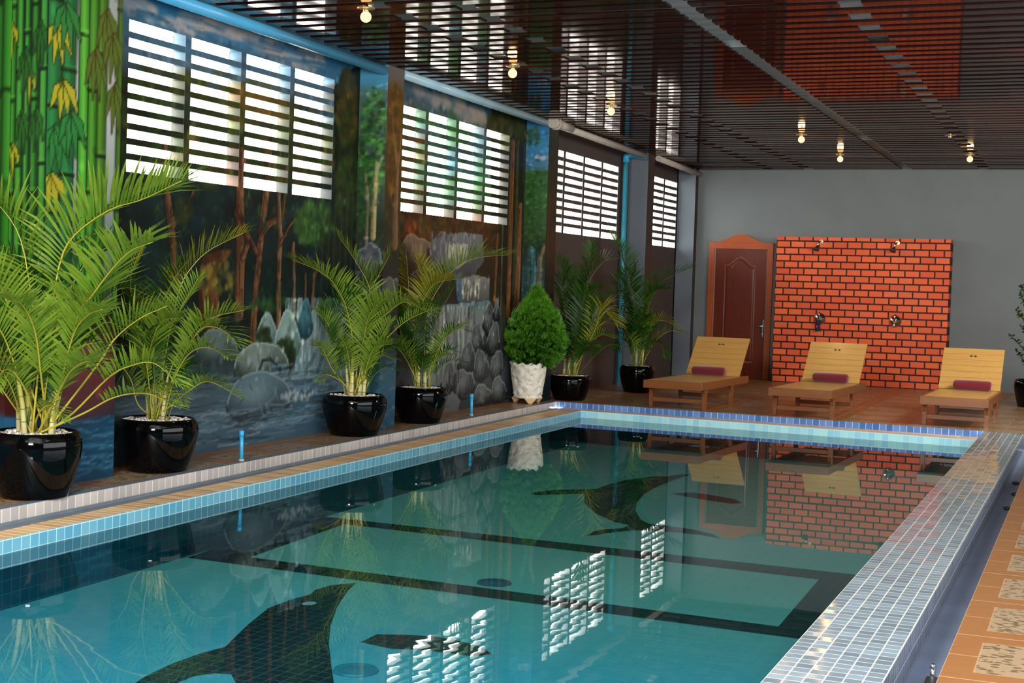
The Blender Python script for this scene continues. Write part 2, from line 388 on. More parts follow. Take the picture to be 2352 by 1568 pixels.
    def hstreak(s,a0,a1,z0,z1,n,wd,cols,al=.6,ln=.5):
        for _ in range(n):
            z=s.rn.uniform(z0,z1); x=s.rn.uniform(a0,a1); L=ln*s.rn.uniform(.3,1)
            s.stroke([(x,z),(x+L*.5,z+s.rn.uniform(-.02,.02)),(x+L,z+s.rn.uniform(-.02,.02))],wd*s.rn.uniform(.5,1.3),s.rn.choice(cols),al*s.rn.uniform(.4,1))
    def rock(s,a,z,ra,rz,c,hi,lo,point=0):
        jk=.35 if -14.3<a<-10.7 else 1.0
        pts=[]
        ph=[s.rn.uniform(0,6.28) for _ in range(3)]
        for k in range(28):
            t=2*PI*k/28; jr=1+jk*(.12*math.sin(2*t+ph[0])+.10*math.sin(3*t+ph[1])+.05*math.sin(7*t+ph[2])); x=math.cos(t)*jr; y=math.sin(t)*jr
            if y<0: y*=.55
            if point and y>0: x*=(1-y*.45*point)
            pts.append((a+ra*x,z+rz*y))
        s.poly(pts,c,1,shade=lo)
        s.ell(a-ra*.15,z+rz*.3,ra*.5,rz*.4,hi,.55,.6)
        for _ in range(14):
            x=a+s.rn.uniform(-.7,.7)*ra; y=z+s.rn.uniform(-.3,.75)*rz
            s.stroke([(x,y),(x+s.rn.uniform(-.15,.15)*ra,y-s.rn.uniform(.1,.4)*rz)],.018,s.rn.choice([hi,lo,c]),.4,soft=.012)
        s.stroke(pts[:15],.016,hi,.8); s.stroke(pts[14:]+pts[:1],.03,lo,.8)
    def leaves(s,a,z,sa,sz,c,k=4,dark='16300c'):
        for i in range(k):
            f=(i-(k-1)/2)/max(1,(k-1)/2)
            dx=f*sa; ln=sz*(1-.35*abs(f)); bx=a+dx*.35
            pts=[(a,z),(a+dx*.55,z-ln*.35),(a+dx,z-ln)]
            wd=[sa*.16,sa*.5,sa*.05]
            s.stroke(pts,[x+.018 for x in wd],dark,.8); s.stroke(pts,wd,c,1)
    def culm(s,a,z0,z1,w,c,lt,dk='102a08',n=.55,ph=0,lean=0):
        h=z1-z0; P=[(a,z0),(a+lean,z1)]
        s.stroke(P,w+.025,dk,.9); s.stroke(P,w,c,1)
        s.stroke([(a-w*.12,z0),(a-w*.12+lean,z1)],w*.42,lt,.75,soft=w*.3)
        z=z0+ph
        while z<z1:
            x=a+lean*(z-z0)/h
            s.stroke([(x-w*.6,z+.004),(x+w*.6,z+.004)],.024,dk,.9); s.stroke([(x-w*.5,z+.03),(x+w*.5,z+.03)],.014,lt,.6); z+=n
    def sample(s,a,z):
        i=np.clip(((np.asarray(a)-s.a0)/s.st).round().astype(int),0,s.na-1); j=np.clip(((np.asarray(z)-s.z0)/s.st).round().astype(int),0,s.nz-1)
        return s.c[j,i]
MG=1.0
def lin(c,g=None):
    g=MG if g is None else g
    c=np.clip(c,0,1); l=np.where(c<=.04045,c/12.92,((c+.055)/1.055)**2.4)*g
    return np.clip(l,0,1)

DKF=['10180e','18220f','0c1413','1c2a14','0f1c1a']
GRF=['2c4a18','3a5c20','24401a','4a6a28','1c3414']
CV=Canvas(-18.0,-6.70,0,3.3,seed=3)
CV.c[:]=CV.col('101614')
# --- bay 0 (left of the near pilaster)
CV.grad([(0,'24607c'),(.4,'2a6a8a'),(.45,'5a2a28'),(1.0,'4a2020'),(1.3,'28402a'),(2.2,'58a0c0'),(3.2,'3a6aa8')],-18,-14.9)
for k in range(9): CV.culm(-17.6+k*.3,1.2,3.3,.09,'2c7a28','5cb83a',ph=.1*k)
for u in ((-15.034,2.344),(-14.998,2.349),(-14.966,2.353)): CV.culm(u[0],1.0,3.3,.1,'24641f','4ca030',ph=u[0]%.4)
# --- bay 1: sky, forest, rocks, waterfall
CV.grad([(0,'3a5462'),(.25,'44606e'),(.5,'3e5058'),(.75,'222a2c'),(.95,'0c1312'),(1.9,'10201f'),(2.2,'182420'),(2.55,'2a3a3c'),(2.75,'50697a'),(2.95,'3e6a84'),(3.12,'2a6a94'),(3.3,'5aa4d0')],-14.3,-10.6)
CV.dabs(-12.5,1.5,1.7,.55,260,.09,['0e1c1c','14262a','0a1210','16302c'],.6,1.4)
# clouds
for (u,v) in ((-13.712,3.048),(-13.267,3.012),(-12.815,3.093),(-12.499,3.085),(-12.133,3.049),(-11.675,3.021),(-12.004,3.019),(-13.060,3.080),(-11.472,3.087)):
    CV.dabs(u,v,.22,.07,26,.035,['b0a09a','c8ac98','9a9ea6','8a9aa8'],.6,1.8)
CV.hstreak(-14.2,-11,2.9,3.1,40,.03,['2a5a7c','3e7ea4','244c68'],.5,.7)
# canopy in the window band
CV.dabs(-12.6,2.35,1.6,.38,520,.055,['2e3c16','3c4a1c','1e2a12','5a4a1c','44401a','24301a'],.7,1.4)
CV.dabs(-12.2,2.62,.35,.12,60,.05,['6a4a1c','7a5a24','4a4a1e'],.7,1.4)
CV.dabs(-13.7,2.25,.5,.3,120,.05,['1c2c14','28401a','141c10'],.8,1.4)
def trunk(pts,w,c='3c2216',lt='7c5438'):
    CV.stroke(pts,[x+.02 for x in w],'0a0806',.8); CV.stroke(pts,w,c,1,light=lt)
    for (p,q),ww in zip(zip(pts[:-1],pts[1:]),w):
        for _ in range(int(4+ww*60)):
            o=CV.rn.uniform(-.4,.4)*ww; t0=CV.rn.random(); t1=min(1,t0+.35)
            CV.stroke([(p[0]+(q[0]-p[0])*t0+o,p[1]+(q[1]-p[1])*t0),(p[0]+(q[0]-p[0])*t1+o,p[1]+(q[1]-p[1])*t1)],.012,CV.rn.choice(['241208','8a6040','5c3420','160c08']),.55,soft=.01)
trunk([(-13.276,1.256),(-13.333,1.558),(-13.411,1.884),(-13.437,2.180)],[.08,.075,.07,.05])
trunk([(-13.325,1.619),(-13.191,1.748),(-13.091,1.877)],[.04,.035,.02])
trunk([(-12.471,1.008),(-12.465,1.401),(-12.495,1.947),(-12.484,2.214)],[.13,.12,.11,.08])
trunk([(-12.437,1.434),(-12.357,1.536),(-12.434,1.631)],[.05,.045,.03])
trunk([(-12.278,0.740),(-12.252,1.107),(-12.217,1.408),(-12.135,1.914),(-12.085,2.320)],[.09,.085,.085,.09,.06])
trunk([(-12.188,1.593),(-12.081,1.702),(-11.878,1.767),(-11.855,1.967),(-11.832,2.175)],[.06,.06,.05,.045,.03])
trunk([(-12.245,1.474),(-12.404,1.632),(-12.512,1.790)],[.05,.04,.03])
trunk([(-11.901,0.919),(-11.912,1.279),(-11.903,1.622),(-11.952,1.960)],[.07,.065,.06,.05],'4a2c1c','96785a')
trunk([(-11.900,1.554),(-11.775,1.697),(-11.612,1.810)],[.03,.025,.02])
trunk([(-11.659,0.986),(-11.681,1.283),(-11.702,1.561)],[.045,.045,.04],'3a3028','80705a')
trunk([(-11.491,1.066),(-11.504,1.322)],[.035,.03],'4a3020','80604a')
trunk([(-11.393,1.066),(-11.357,1.317),(-11.277,1.434)],[.04,.04,.03],'5a3820','90704a')
trunk([(-12.855,1.010),(-12.885,1.200),(-12.879,1.332),(-12.771,1.408),(-12.614,1.468)],[.26,.24,.22,.14,.05],'341a10','6c3e24')
CV.dabs(*(-11.387,1.752),.3,.2,220,.032,['2a4a1e','38602a','1c3416','4a7030'],.7,1.3)
CV.dabs(*(-13.217,1.746),.12,.1,40,.03,['1e2a18','28301a'],.7)
CV.dabs(*(-12.765,1.265),.25,.12,60,.03,['6a5a20','8a7a30','3a3a18'],.6)
CV.dabs(*(-12.038,1.073),.3,.06,60,.025,['1e3a1c','28502a'],.6)
for _ in range(90):
    x=CV.rn.uniform(-14.2,-11.0); z=CV.rn.uniform(.95,1.95); h=CV.rn.uniform(.04,.12); c=CV.rn.choice(['24401c','1a3c28','3a4418','16302c','5a5a20'])
    for k in range(4): CV.stroke([(x,z),(x+(k-1.5)*.04,z-h)],[.012,.004],c,.6)
# right tall foliage column of bay 1
CV.poly([(-11.116,2.891),(-10.960,3.041),(-10.671,3.140),(-10.644,1.603),(-10.770,1.073),(-11.028,1.588)],'16180c')
CV.dabs(*(-10.881,2.740),.17,.32,160,.045,['3c3412','54441a','28280f','2c3a14'],.75)
CV.dabs(*(-10.844,2.078),.18,.4,190,.045,['1e2c12','28401a','343a16','141c0c'],.75)
CV.dabs(*(-10.953,1.591),.35,.25,120,.04,['141c10','1c2814'],.7)
for k in range(7): 
    x=-11.35+k*.1; CV.stroke([(x,1.0),(x+.02,2.0)],.02,'2c3a38',.7)
# rocks and falls of bay 1
CV.poly([(-11.690,0.408),(-11.631,0.581),(-11.546,0.790),(-11.418,1.002),(-11.259,1.102),(-11.078,1.132),(-10.773,1.111),(-10.445,0.958),(-10.093,0.679),(-9.894,0.271)],'7c9298',1,shade='5c7884')
CV.vstreak((-11.818,3.475)[0],(-10.450,3.742)[0],.45,1.12,300,.022,['9aacae','6a8890','b8c4c2','587680','c4ccc8'],.55,.03)
for a_,b_ in (((-11.472,0.432),(-11.329,0.659)),((-11.259,0.421),(-11.183,0.636))):
    CV.stroke([a_,((a_[0]+b_[0])/2-.04,(a_[1]+b_[1])/2),b_],.05,'3a484c',.6)
CV.rock(*(-12.064,0.829),.16,.17,'7a9490','9cb0a8','48605e',.7)
CV.rock(*(-11.483,0.913),.12,.2,'3e6a78','5c8c96','20404a',.7)
CV.rock(*(-11.762,0.760),.2,.27,'84a09a','a8bcb4','4a6460',.8)
CV.dabs(*(-11.791,0.674),.16,.13,100,.03,['1e2818','2c3a20','141a10'],.8)
CV.dabs(*(-12.102,0.820),.1,.08,50,.025,['1e2818','2c3a20'],.8)
CV.rock(*(-12.742,0.721),.26,.17,'5a6c68','7a8a86','2c3838')
CV.rock(*(-12.141,0.584),.38,.2,'74867e','98a8a0','28302e')
CV.stroke([(-12.165,0.561),(-12.118,0.641),(-12.005,0.650),(-11.911,0.592),(-11.851,0.555)],.03,'202826',.8)
# water of bay 1
CV.grad([(0,'3c5868'),(.15,'40606f'),(.34,'46545a')],-14.3,-10.68,.36)
CV.poly([(-13.939,0.528),(-13.067,0.606),(-12.383,0.518),(-11.612,0.467),(-9.865,0.511),(-9.827,-0.076),(-13.919,-0.059)],'46545c',.9,shade='3c5a6c')
CV.hstreak(-14.2,-10.7,.02,.55,300,.014,['7a8e98','2a363c','98a8ae','4a6474','1e2a30','5c7480'],.55,.5)
CV.hstreak(-12.3,-10.7,.1,.6,120,.018,['8aa4b4','6a90a8','4a80a0','a8b8c0'],.5,.35)
CV.rock(*(-12.153,0.314),.44,.25,'5c747e','7e969c','28363c')
CV.hstreak(-13.1,-11.9,.12,.3,60,.014,['7a8e98','2a363c','5c7480'],.6,.4)
CV.dabs(*(-11.537,0.346),.3,.05,60,.02,['a8b4b8','8a9aa2','c0c8c8'],.6)
# --- bay 2
a1,a2=-10.36,-6.74
CV.grad([(0,'2c3438'),(.3,'384048'),(.8,'3a3c3a'),(1.3,'2c2418'),(1.75,'3a2814'),(1.95,'3a3016'),(2.3,'2a4a24'),(2.6,'3a5868'),(2.9,'56646c'),(3.12,'2c6280'),(3.3,'7ab0c4')],a1,a2)
for (u,v) in ((-9.536,3.112),(-9.151,3.074),(-8.747,3.072),(-8.372,3.020),(-8.093,2.979)):
    CV.dabs(u,v,.28,.09,24,.04,['a09490','b4a294','848e98'],.55,1.8)
CV.dabs(-8.8,2.5,1.4,.45,300,.07,['2e6a2a','3c7a3c','3a5a66','4a7a8a','24502a'],.55,1.4)
CV.dabs(-9.6,2.4,.3,.5,120,.05,['7a3a1c','5a3a1c','4a5a1e'],.55)
# tall trees at the right of bay 2
CV.poly([(-7.764,3.177),(-6.738,3.140),(-6.653,1.123),(-7.228,1.073),(-7.677,1.812)],'1c1c10',1)
CV.dabs(*(-7.324,2.953),.55,.22,170,.05,['343414','4a441a','24300f','1c2410'],.8)
for u,c,l,w in ((1172,'5a3416','8a5a30',.13),(1188,'2c3018','4a5030',.1),(1197,'6a4426','94683c',.16),(1205,'1c2018','3c4430',.1)):
    p0=(-7.226,2.823);
    d={1172:((-7.151,2.831),(-7.145,0.978)),1188:((-6.999,2.847),(-6.993,0.977)),1197:((-6.860,2.138),(-6.907,0.880)),1205:((-6.793,2.868),(-6.724,0.878))}[u]
    trunk([d[1],d[0]],[w,w*.9],c,l)
trunk([(-7.537,1.120),(-7.512,1.540),(-7.498,1.820)],[.07,.06,.05],'5a3420','8a5a34')
trunk([(-7.344,0.979),(-7.366,1.544),(-7.368,2.013)],[.04,.04,.04],'4a4428','7a6a40')
# autumn undergrowth under window 2
CV.dabs(-8.9,1.83,1.4,.14,340,.035,['4a2410','5a3014','3a280e','6a3a18','2c240e','4a4418'],.75,1.6,rect=True)
CV.dabs(-9.6,1.8,.1,.08,16,.03,['a04018','984c20'],.6)
# upper rocks
CV.rock(*(-9.429,1.527),.35,.22,'7a6a54','a08a6c','3a2c20')
CV.rock(*(-8.948,1.606),.25,.16,'5a5450','7a706a','2c2420')
CV.poly([(-9.187,1.493),(-9.102,1.685),(-8.857,1.759),(-8.443,1.808),(-7.909,1.801),(-7.841,1.531),(-8.189,1.342),(-9.127,1.326)],'707478',1,shade='3c4042')
CV.vstreak((-9.215,3.983)[0],(-8.187,4.184)[0],1.5,1.78,70,.03,['8a9092','5a6064','a0a4a4'],.6)
CV.poly([(-8.748,1.669),(-8.271,1.696),(-8.291,1.518),(-8.521,1.424),(-8.760,1.548)],'c8c4b4',.8,shade='8a8a80')
CV.vstreak((-8.901,4.044)[0],(-8.457,4.131)[0],1.45,1.68,40,.03,['e4e0d0','a8a89c','6a6c68'],.7)
CV.rock(*(-9.124,1.284),.4,.2,'4c463c','6a6050','201c16')
# two-step cascade
CV.poly([(-8.386,1.339),(-8.081,1.389),(-7.675,1.351),(-7.688,1.073),(-8.389,1.096)],'8a8c86',1,shade='4c5250')
CV.vstreak((-8.531,4.117)[0],(-7.942,4.232)[0],1.12,1.33,60,.035,['c4c4b4','9a9c94','3a3c3a','d4d2c4'],.7)
CV.stroke([(-8.493,1.337),(-8.438,1.170)],.14,'4c6a80',.9)
CV.poly([(-8.808,1.073),(-7.657,1.120),(-7.613,1.018),(-8.783,1.004)],'6c8488',1)
CV.poly([(-8.905,1.005),(-7.637,1.027),(-7.780,0.752),(-8.124,0.488),(-8.321,0.183),(-8.411,-0.056),(-9.080,-0.051),(-8.980,0.647)],'7c8480',1,shade='5c6264')
CV.vstreak((-9.167,3.993)[0],(-8.054,4.210)[0],.2,1.05,240,.035,['a8aca4','5a6264','c0c2b8','3c4446','8a9290'],.6)
for (u,v),ra,rz,pt in (((-7.672,0.865),.16,.2,.3),((-7.967,0.641),.2,.2,.2),((-7.524,0.653),.17,.26,.6),((-8.211,0.469),.22,.2,.1),((-7.832,0.385),.2,.2,.2),((-7.416,0.368),.16,.22,.2),((-8.269,0.225),.26,.2,.1),((-7.773,0.083),.22,.16,.1),((-7.333,0.104),.2,.2,.2),((-8.648,0.289),.2,.2,.1),((-7.466,0.980),.08,.16,.8)):
    CV.rock(u,v,ra,rz,'5e6668','8e9494','16191a',pt)
CV.vstreak((-8.820,4.060)[0],(-8.404,4.141)[0],.12,.42,40,.03,['8a8c88','1c2022','6a6c6a'],.6)
CV.dabs(-9.9,.9,.45,.8,200,.06,['28281c','343024','1c1c16','4a4436'],.5)
CV.grad([(0,'343838'),(.06,'343838')],-99,-98)
CV.hstreak(-10.3,-7,.0,.14,60,.02,['5c5c50','3a3e3c','6c6a5a'],.6,.4)
# --- side of the near pilaster (bamboo)
C0=Canvas(-.28,.01,0,3.3,.0125,5); C0.grad([(0,'28607a'),(.4,'2c7090'),(.42,'4a1c1c'),(.9,'58241f'),(1.1,'1c3a1c'),(2,'8aa0a0'),(3.3,'3a4c78')])
for k,(u,w) in enumerate((((-0.308,2.227),.03),((-0.250,2.226),.035),((-0.205,2.226),.035),((-0.153,2.225),.03),((-0.096,2.224),.035),((-0.033,2.223),.04))):
    C0.culm(u[0],1.0,3.3,w,['2c7a28','24641f','3c9434'][k%3],'5cb83a',ph=.17*k%.5,lean=.004)
for u in ((-0.268,2.723),(-0.133,2.452),(-0.245,2.022)): C0.leaves(u[0],u[1],.05,.2,'b8b424',3)
for u in ((-0.322,2.585),(-0.179,2.213),(-0.054,2.727),(-0.074,2.224),(-0.162,2.580)): C0.leaves(u[0],u[1],.05,.28,'2f6c24',4)
# --- front of the near pilaster (bamboo)
CF=Canvas(-15.0,-6.4,0,3.3,.0125,7)
CF.grad([(0,'1e4a5c'),(.2,'1e5068'),(.38,'244c60'),(.40,'4a2424'),(.7,'5c2a2a'),(.98,'3c1c1c'),(1.05,'1c3018'),(1.4,'7c8c84'),(2.2,'c4d0c8'),(3.3,'aab4ac')],-15.01,-14.2)
CF.ell(-14.6,.2,.6,.3,'1c4a68',.5,.4); CF.hstreak(-14.9,-14.3,.02,.4,90,.015,['1c4a6c','3c86a8','14405c','5a9cb8'],.6,.3)
CF.ell(-14.6,.66,.33,.26,'7a3a3c',.8,.3); CF.ell(-14.66,.74,.15,.12,'9a5450',.6,.5)
for k,(u,w,c,l,le) in enumerate((((-14.909,2.229),.14,'1f6a34','3aa050',.0),((-14.787,2.244),.11,'1c6a3a','3a9c4a',.01),((-14.621,2.265),.1,'3c9c28','7cdc4c',-.02),((-14.554,2.194),.08,'3a8a24','6cb838',0),((-14.474,2.283),.075,'3c7a1c','6ca42c',0.0),((-14.293,2.306),.06,'3a6a1c','5a8a2c',0))):
    CF.culm(u[0],1.0,3.3,w,c,l,ph=(.23*k)%.55,lean=le,n=.62)
for u in ((-14.874,2.728),(-14.815,2.402),(-14.905,1.848)): CF.leaves(u[0],u[1],.12,.26,'c4bc2a',4)
for u in ((-14.801,2.856),(-14.883,2.130),(-14.739,2.229)): CF.leaves(u[0],u[1],.12,.3,'2f8c3c',4)
for u in ((-14.527,2.633),(-14.427,2.888),(-14.364,2.753),(-14.337,2.449)): CF.leaves(u[0],u[1],.1,.34,'5a7a24',4,'4a2c18')
CF.poly([(-14.371,2.965),(-14.252,2.989),(-14.244,2.774),(-14.336,2.945)],'6a5a54',.4)
# front of the second pilaster
CF.grad([(0,'2a5a70'),(.2,'33647c'),(.5,'48707c'),(.75,'2c3434'),(1.3,'343430'),(1.7,'3a3626'),(2.2,'5a4018'),(2.9,'6a4a1c'),(3.05,'7a7470'),(3.3,'8a8480')],-10.75,-10.3)
CF.dabs(-10.5,2.5,.14,.5,120,.035,['8a6420','6a4814','4a3810','9a7430','54441a'],.8)
CF.dabs(-10.5,1.75,.14,.3,50,.03,['3a4420','28301a','4a5030'],.8)
CF.stroke([(-10.460,1.615),(-10.465,1.956),(-10.449,2.223),(-10.524,2.480),(-10.579,2.699)],[.12,.09,.06,.03,.01],'6a4a2c',.8,light='a8865c'); CF.stroke([(-10.461,2.146),(-10.413,2.453),(-10.396,2.721)],[.05,.03,.01],'6a4a2c',.8,light='a8865c')
CF.rock(-10.5,1.15,.16,.2,'5c605c','888a84','2c2c28'); CF.hstreak(-10.7,-10.35,.02,.6,50,.016,['5a9cb8','8ab0bc','26586e','3c7c98'],.6,.2)
# front of the third pilaster
CF.grad([(0,'18242a'),(.6,'20303a'),(1.2,'2a2a20'),(1.8,'4a2c18'),(2.3,'3a3418'),(2.8,'343a30'),(3.3,'4a5052')],-6.8,-6.4)
CF.vstreak(-6.78,-6.42,.9,2.3,40,.03,['5a3418','2c2010','7a4c24','3a3a20'],.6)
# side of the second pilaster
C1=Canvas(-.28,.01,0,3.3,.01,11); C1.grad([(0,'30606c'),(.3,'3c7080'),(.6,'385058'),(.9,'20282a'),(1.3,'2c3430'),(1.75,'242e20'),(2.9,'4a6a60'),(3.0,'4a90b4'),(3.3,'5aa8d0')])
C1.dabs(-.13,2.45,.13,.5,260,.022,['2c6a24','4a8a34','1c4418','5c9c44','14280f'],.8)
C1.dabs(-.2,2.0,.08,.3,80,.02,['2c5a24','1c3c18'],.8)
C1.stroke([(-0.101,1.661),(-0.094,2.092),(-0.083,2.297)],[.05,.045,.03],'7a6a44',1,light='c0b078'); C1.stroke([(-0.097,2.204),(-0.026,2.353)],.02,'a09868',1)
C1.dabs(-.13,1.5,.13,.12,60,.018,['2c4a2c','1c3020','3c6040'],.8)
C1.stroke([(-0.163,1.604),(-0.156,1.942),(-0.190,2.204)],[.03,.028,.015],'5a5240',1,light='908868')
C1.rock(-.12,1.42,.13,.18,'4a5054','7a8084','20242a'); C1.rock(-.1,1.1,.12,.14,'3c4448','6a7478','181c20')
C1.hstreak(-.27,0,.0,.7,60,.014,['5a8c9c','80a8b0','2a5060'],.6,.1)
# side of the third pilaster
C2=Canvas(-.28,.01,0,3.3,.01,13); C2.grad([(0,'24343c'),(.9,'28404a'),(1.3,'2c4c50'),(1.7,'1c2c20'),(2.0,'2c4c24'),(2.55,'38602c'),(2.62,'4a7c9c'),(2.85,'3c88b8'),(3.3,'2c6c9c')])
C2.dabs(-.13,2.3,.14,.3,160,.022,['2c5c24','3c7430','1c4018'],.7); C2.dabs(-.13,1.9,.14,.2,100,.022,['24481c','36602a'],.7); C2.dabs(-.08,2.72,.07,.025,24,.014,['c4d0d8','90b4cc'],.7,1.6)
C2.dabs(-.2,2.95,.08,.12,40,.02,['2c4a24','3a5a2c'],.7)
C2.stroke([(-0.139,1.078),(-0.132,1.467),(-0.161,1.709)],[.05,.05,.04],'3c6a70',1,light='7ab0b8'); C2.stroke([(-0.056,1.081),(-0.062,1.566),(-0.016,1.736)],[.06,.05,.03],'6a5440',1,light='9c8060')
C2.vstreak(-.27,0,.9,1.7,50,.012,['3c6468','5a8488','24383c'],.6)
CF.c*=np.array([.86,.84,.86]); C0.c*=np.array([.88,.84,.88])
for cv_,n_ in ((CV,2600),(CF,500),(C1,300),(C2,300)):
    rn=cv_.rn; amax=cv_.a0+cv_.na*cv_.st
    for _ in range(n_):
        x=rn.uniform(max(cv_.a0,-14.3) if cv_ is CV else cv_.a0,amax); z=rn.uniform(.5,3.0); c=cv_.sample(x,z)
        k=rn.uniform(.55,1.7); a=rn.uniform(0,PI); l=rn.uniform(.02,.06)*(1 if cv_ in (CV,CF) else .5)
        w=cv_.win(x-.05,x+.05,z-.06,z+.06)
        cv_.ell(x,z,.012+.012*abs(math.cos(a)),l*.6,np.clip(c*k,0,1),.6,.5)
def flat_canvas(hexc): 
    c=Canvas(-18,1,0,3.3,.5); c.c[:]=c.col(hexc); return c
CB=flat_canvas('4b413d')

# ------------------------------------------------------------------ left wall
XN=-.27; TH=.10; ZT=2.953; ZB=1.955; ZC=3.14
def frange(a,b,st,extra=()):
    v=list(np.arange(a,b,st))+[b]+[e for e in extra if a<e<b]; v=sorted(set(round(x,4) for x in v)); o=[v[0]]
    for x in v[1:]:
        if x-o[-1]>st*.3 or x in extra: 
            if x-o[-1]<=st*.3 and o[-1] not in extra and len(o)>1: o.pop()
            o.append(x)
    return o
def plane_grid(mb,fix,axis,a0,a1,z0,z1,cv,st,holes=(),flip=False,zh=(),ah=()):
    """painted wall face; axis 'x': plane x=fix spanning Y; axis 'y': plane y=fix spanning X"""
    ea=tuple(round(x,4) for h in holes for x in h[:2]); ez=tuple(round(x,4) for h in holes for x in h[2:])
    A=frange(a0,a1,st,ea); Zs=frange(z0,z1,st,ez)
    b=len(mb.v); AA,ZZ=np.meshgrid(A,Zs)
    for z in Zs:
        for a in A: mb.v.append((fix,a,z) if axis=='x' else (a,fix,z))
    c=lin(cv.sample(AA,ZZ)).reshape(-1,3); mb.c=np.concatenate([mb.c,c]) if mb.c is not None else c
    na=len(A)
    for j in range(len(Zs)-1):
        zm=(Zs[j]+Zs[j+1])/2
        for i in range(na-1):
            am=(A[i]+A[i+1])/2
            if any(h[0]<am<h[1] and h[2]<zm<h[3] for h in holes): continue
            q=[b+j*na+i,b+j*na+i+1,b+(j+1)*na+i+1,b+(j+1)*na+i]
            if flip: q=q[::-1]
            mb.face(q)
def reveal(mb,y0,y1,z0,z1,cv,g=.8):
    """the four inner faces of a window opening, wall paint lightened as if daylit"""
    n=40
    def strip(P,Q,cols):
        nonlocal mb
        b=len(mb.v)
        for p,q in zip(P,Q): mb.v.append(p); mb.v.append(q)
        c=np.repeat(np.minimum(1,cols*(.55 if cv is CB else .8)+(.5 if cv is CB else .05)),2,axis=0); mb.c=np.concatenate([mb.c,c]) if mb.c is not None else c  # daylight on the reveal is put into its colour
        for i in range(len(P)-1): mb.face((b+2*i,b+2*i+2,b+2*i+3,b+2*i+1))
    zs=np.linspace(z0,z1,n); ys=np.linspace(y0,y1,n)
    for yy,o in ((y0,-.02),(y1,.02)):
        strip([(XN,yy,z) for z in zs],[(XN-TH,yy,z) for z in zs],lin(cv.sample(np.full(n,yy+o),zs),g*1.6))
    for zz,o in ((z0,-.02),(z1,.02)):
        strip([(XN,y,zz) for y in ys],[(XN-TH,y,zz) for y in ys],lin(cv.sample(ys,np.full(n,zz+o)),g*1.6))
def louvre(mb,y0,y1,z0,z1,cv,plain_=False):
    pitch=(z1-z0)/10; th=.042; dep=.085; n=60
    for k in range(1,10):
        zc=z0+k*pitch+.002
        ys=np.linspace(y0,y1,n); cf=lin(cv.sample(ys,np.full(n,zc)))
        # cross-section: inner edge high, outer edge low
        sec=[(XN-.004,zc-th*.5),(XN-.004,zc+th*.5),(XN-dep,zc+th*.5+.008),(XN-dep,zc-th*.5+.008)]
        b=len(mb.v)
        for i,y in enumerate(ys):
            for x,z in sec: mb.v.append((x,y,z))
        c=np.repeat(cf,4,axis=0); mb.c=np.concatenate([mb.c,c]) if mb.c is not None else c
        for i in range(n-1):
            for q in range(4):
                q2=(q+1)%4; mb.face((b+i*4+q,b+(i+1)*4+q,b+(i+1)*4+q2,b+i*4+q2))
def col4(mb):
    c=np.ones((len(mb.c),4)); c[:,:3]=mb.c; mb.c=c
PW=.648; MW=.0665
BAYS=[ # y0,y1,first panel start,number,canvas,ztop
 (-14.28,-10.67,[(-13.861+k*.7145,-13.861+k*.7145+.6) for k in range(0)],CV),
]
def panels(p0,p1,n,m=.07):
    w=(p1-p0-(n-1)*m)/n
    return [(p0+k*(w+m),p0+k*(w+m)+w) for k in range(n)]
bays=[(-14.28,-10.67,panels(-13.861,-11.115,4),CV,1.955,2.953,M['mural']),
      (-10.36,-6.755,panels(-9.98,-7.245,4),CV,1.94,2.908,M['mural']),
      (-6.445,-2.951,panels(-6.165,-3.417,4),CB,1.94,2.91,M['wall_brown']),
      (-2.64,-.46,panels(-2.60,-.535,3),CB,1.938,2.925,M['wall_brown'])]
wl=MB()
plane_grid(wl,XN,'x',-18,-14.96,0,ZC,CV,.03)
for i,(y0,y1,ps,cv,zb,zt,mt) in enumerate(bays[:2]):
    plane_grid(wl,XN,'x',y0,y1,0,ZC+.12,cv,.0125,[(a,b,zb,zt) for a,b in ps])
    for a,b in ps: reveal(wl,a,b,zb,zt,cv)
col4(wl); wall_left=wl.build('wall_left',M['mural'],kind='structure')
wb=MB()
for i,(y0,y1,ps,cv,zb,zt,mt) in enumerate(bays[2:]):
    plane_grid(wb,XN,'x',y0,y1,0,ZC+.12,cv,.5,[(a,b,zb,zt) for a,b in ps])
col4(wb); wb.build('wall_left_plain',M['wall_brown'],kind='structure')
rv=MB()
for (y0,y1,ps,cv,zb,zt,mt) in bays[2:]:
    for a,b in ps: reveal(rv,a,b,zb,zt,cv)
col4(rv); rv.build('wall_left_reveals',M['mural'],kind='structure')
# outer skin closing the wall between openings (blocks daylight)
sk=MB()
for (y0,y1,ps,cv,zb,zt,mt) in bays:
    sk.box(XN-TH-.01,XN-TH,y0-.4,y1+.4,-.3,zb); sk.box(XN-TH-.01,XN-TH,y0-.4,y1+.4,zt,3.4)
    e=[y0-.4]+[v for p in ps for v in p]+[y1+.4]
    for k in range(0,len(e),2): sk.box(XN-TH-.01,XN-TH,e[k],e[k+1],zb,zt)
sk.box(XN-TH-.01,XN-TH,-24,-14.6,-.3,3.4)
sk.build('wall_left_outer',M['wall_brown'],kind='structure')
for i,(y0,y1,ps,cv,zb,zt,mt) in enumerate(bays):
    w=empty('window_%d'%(i+1),(0,0,0)); w['kind']='structure'
    for a,b in ps:
        lm=MB(); louvre(lm,a,b,zb,zt,cv); col4(lm); lm.build('louvre_panel',mt,w)
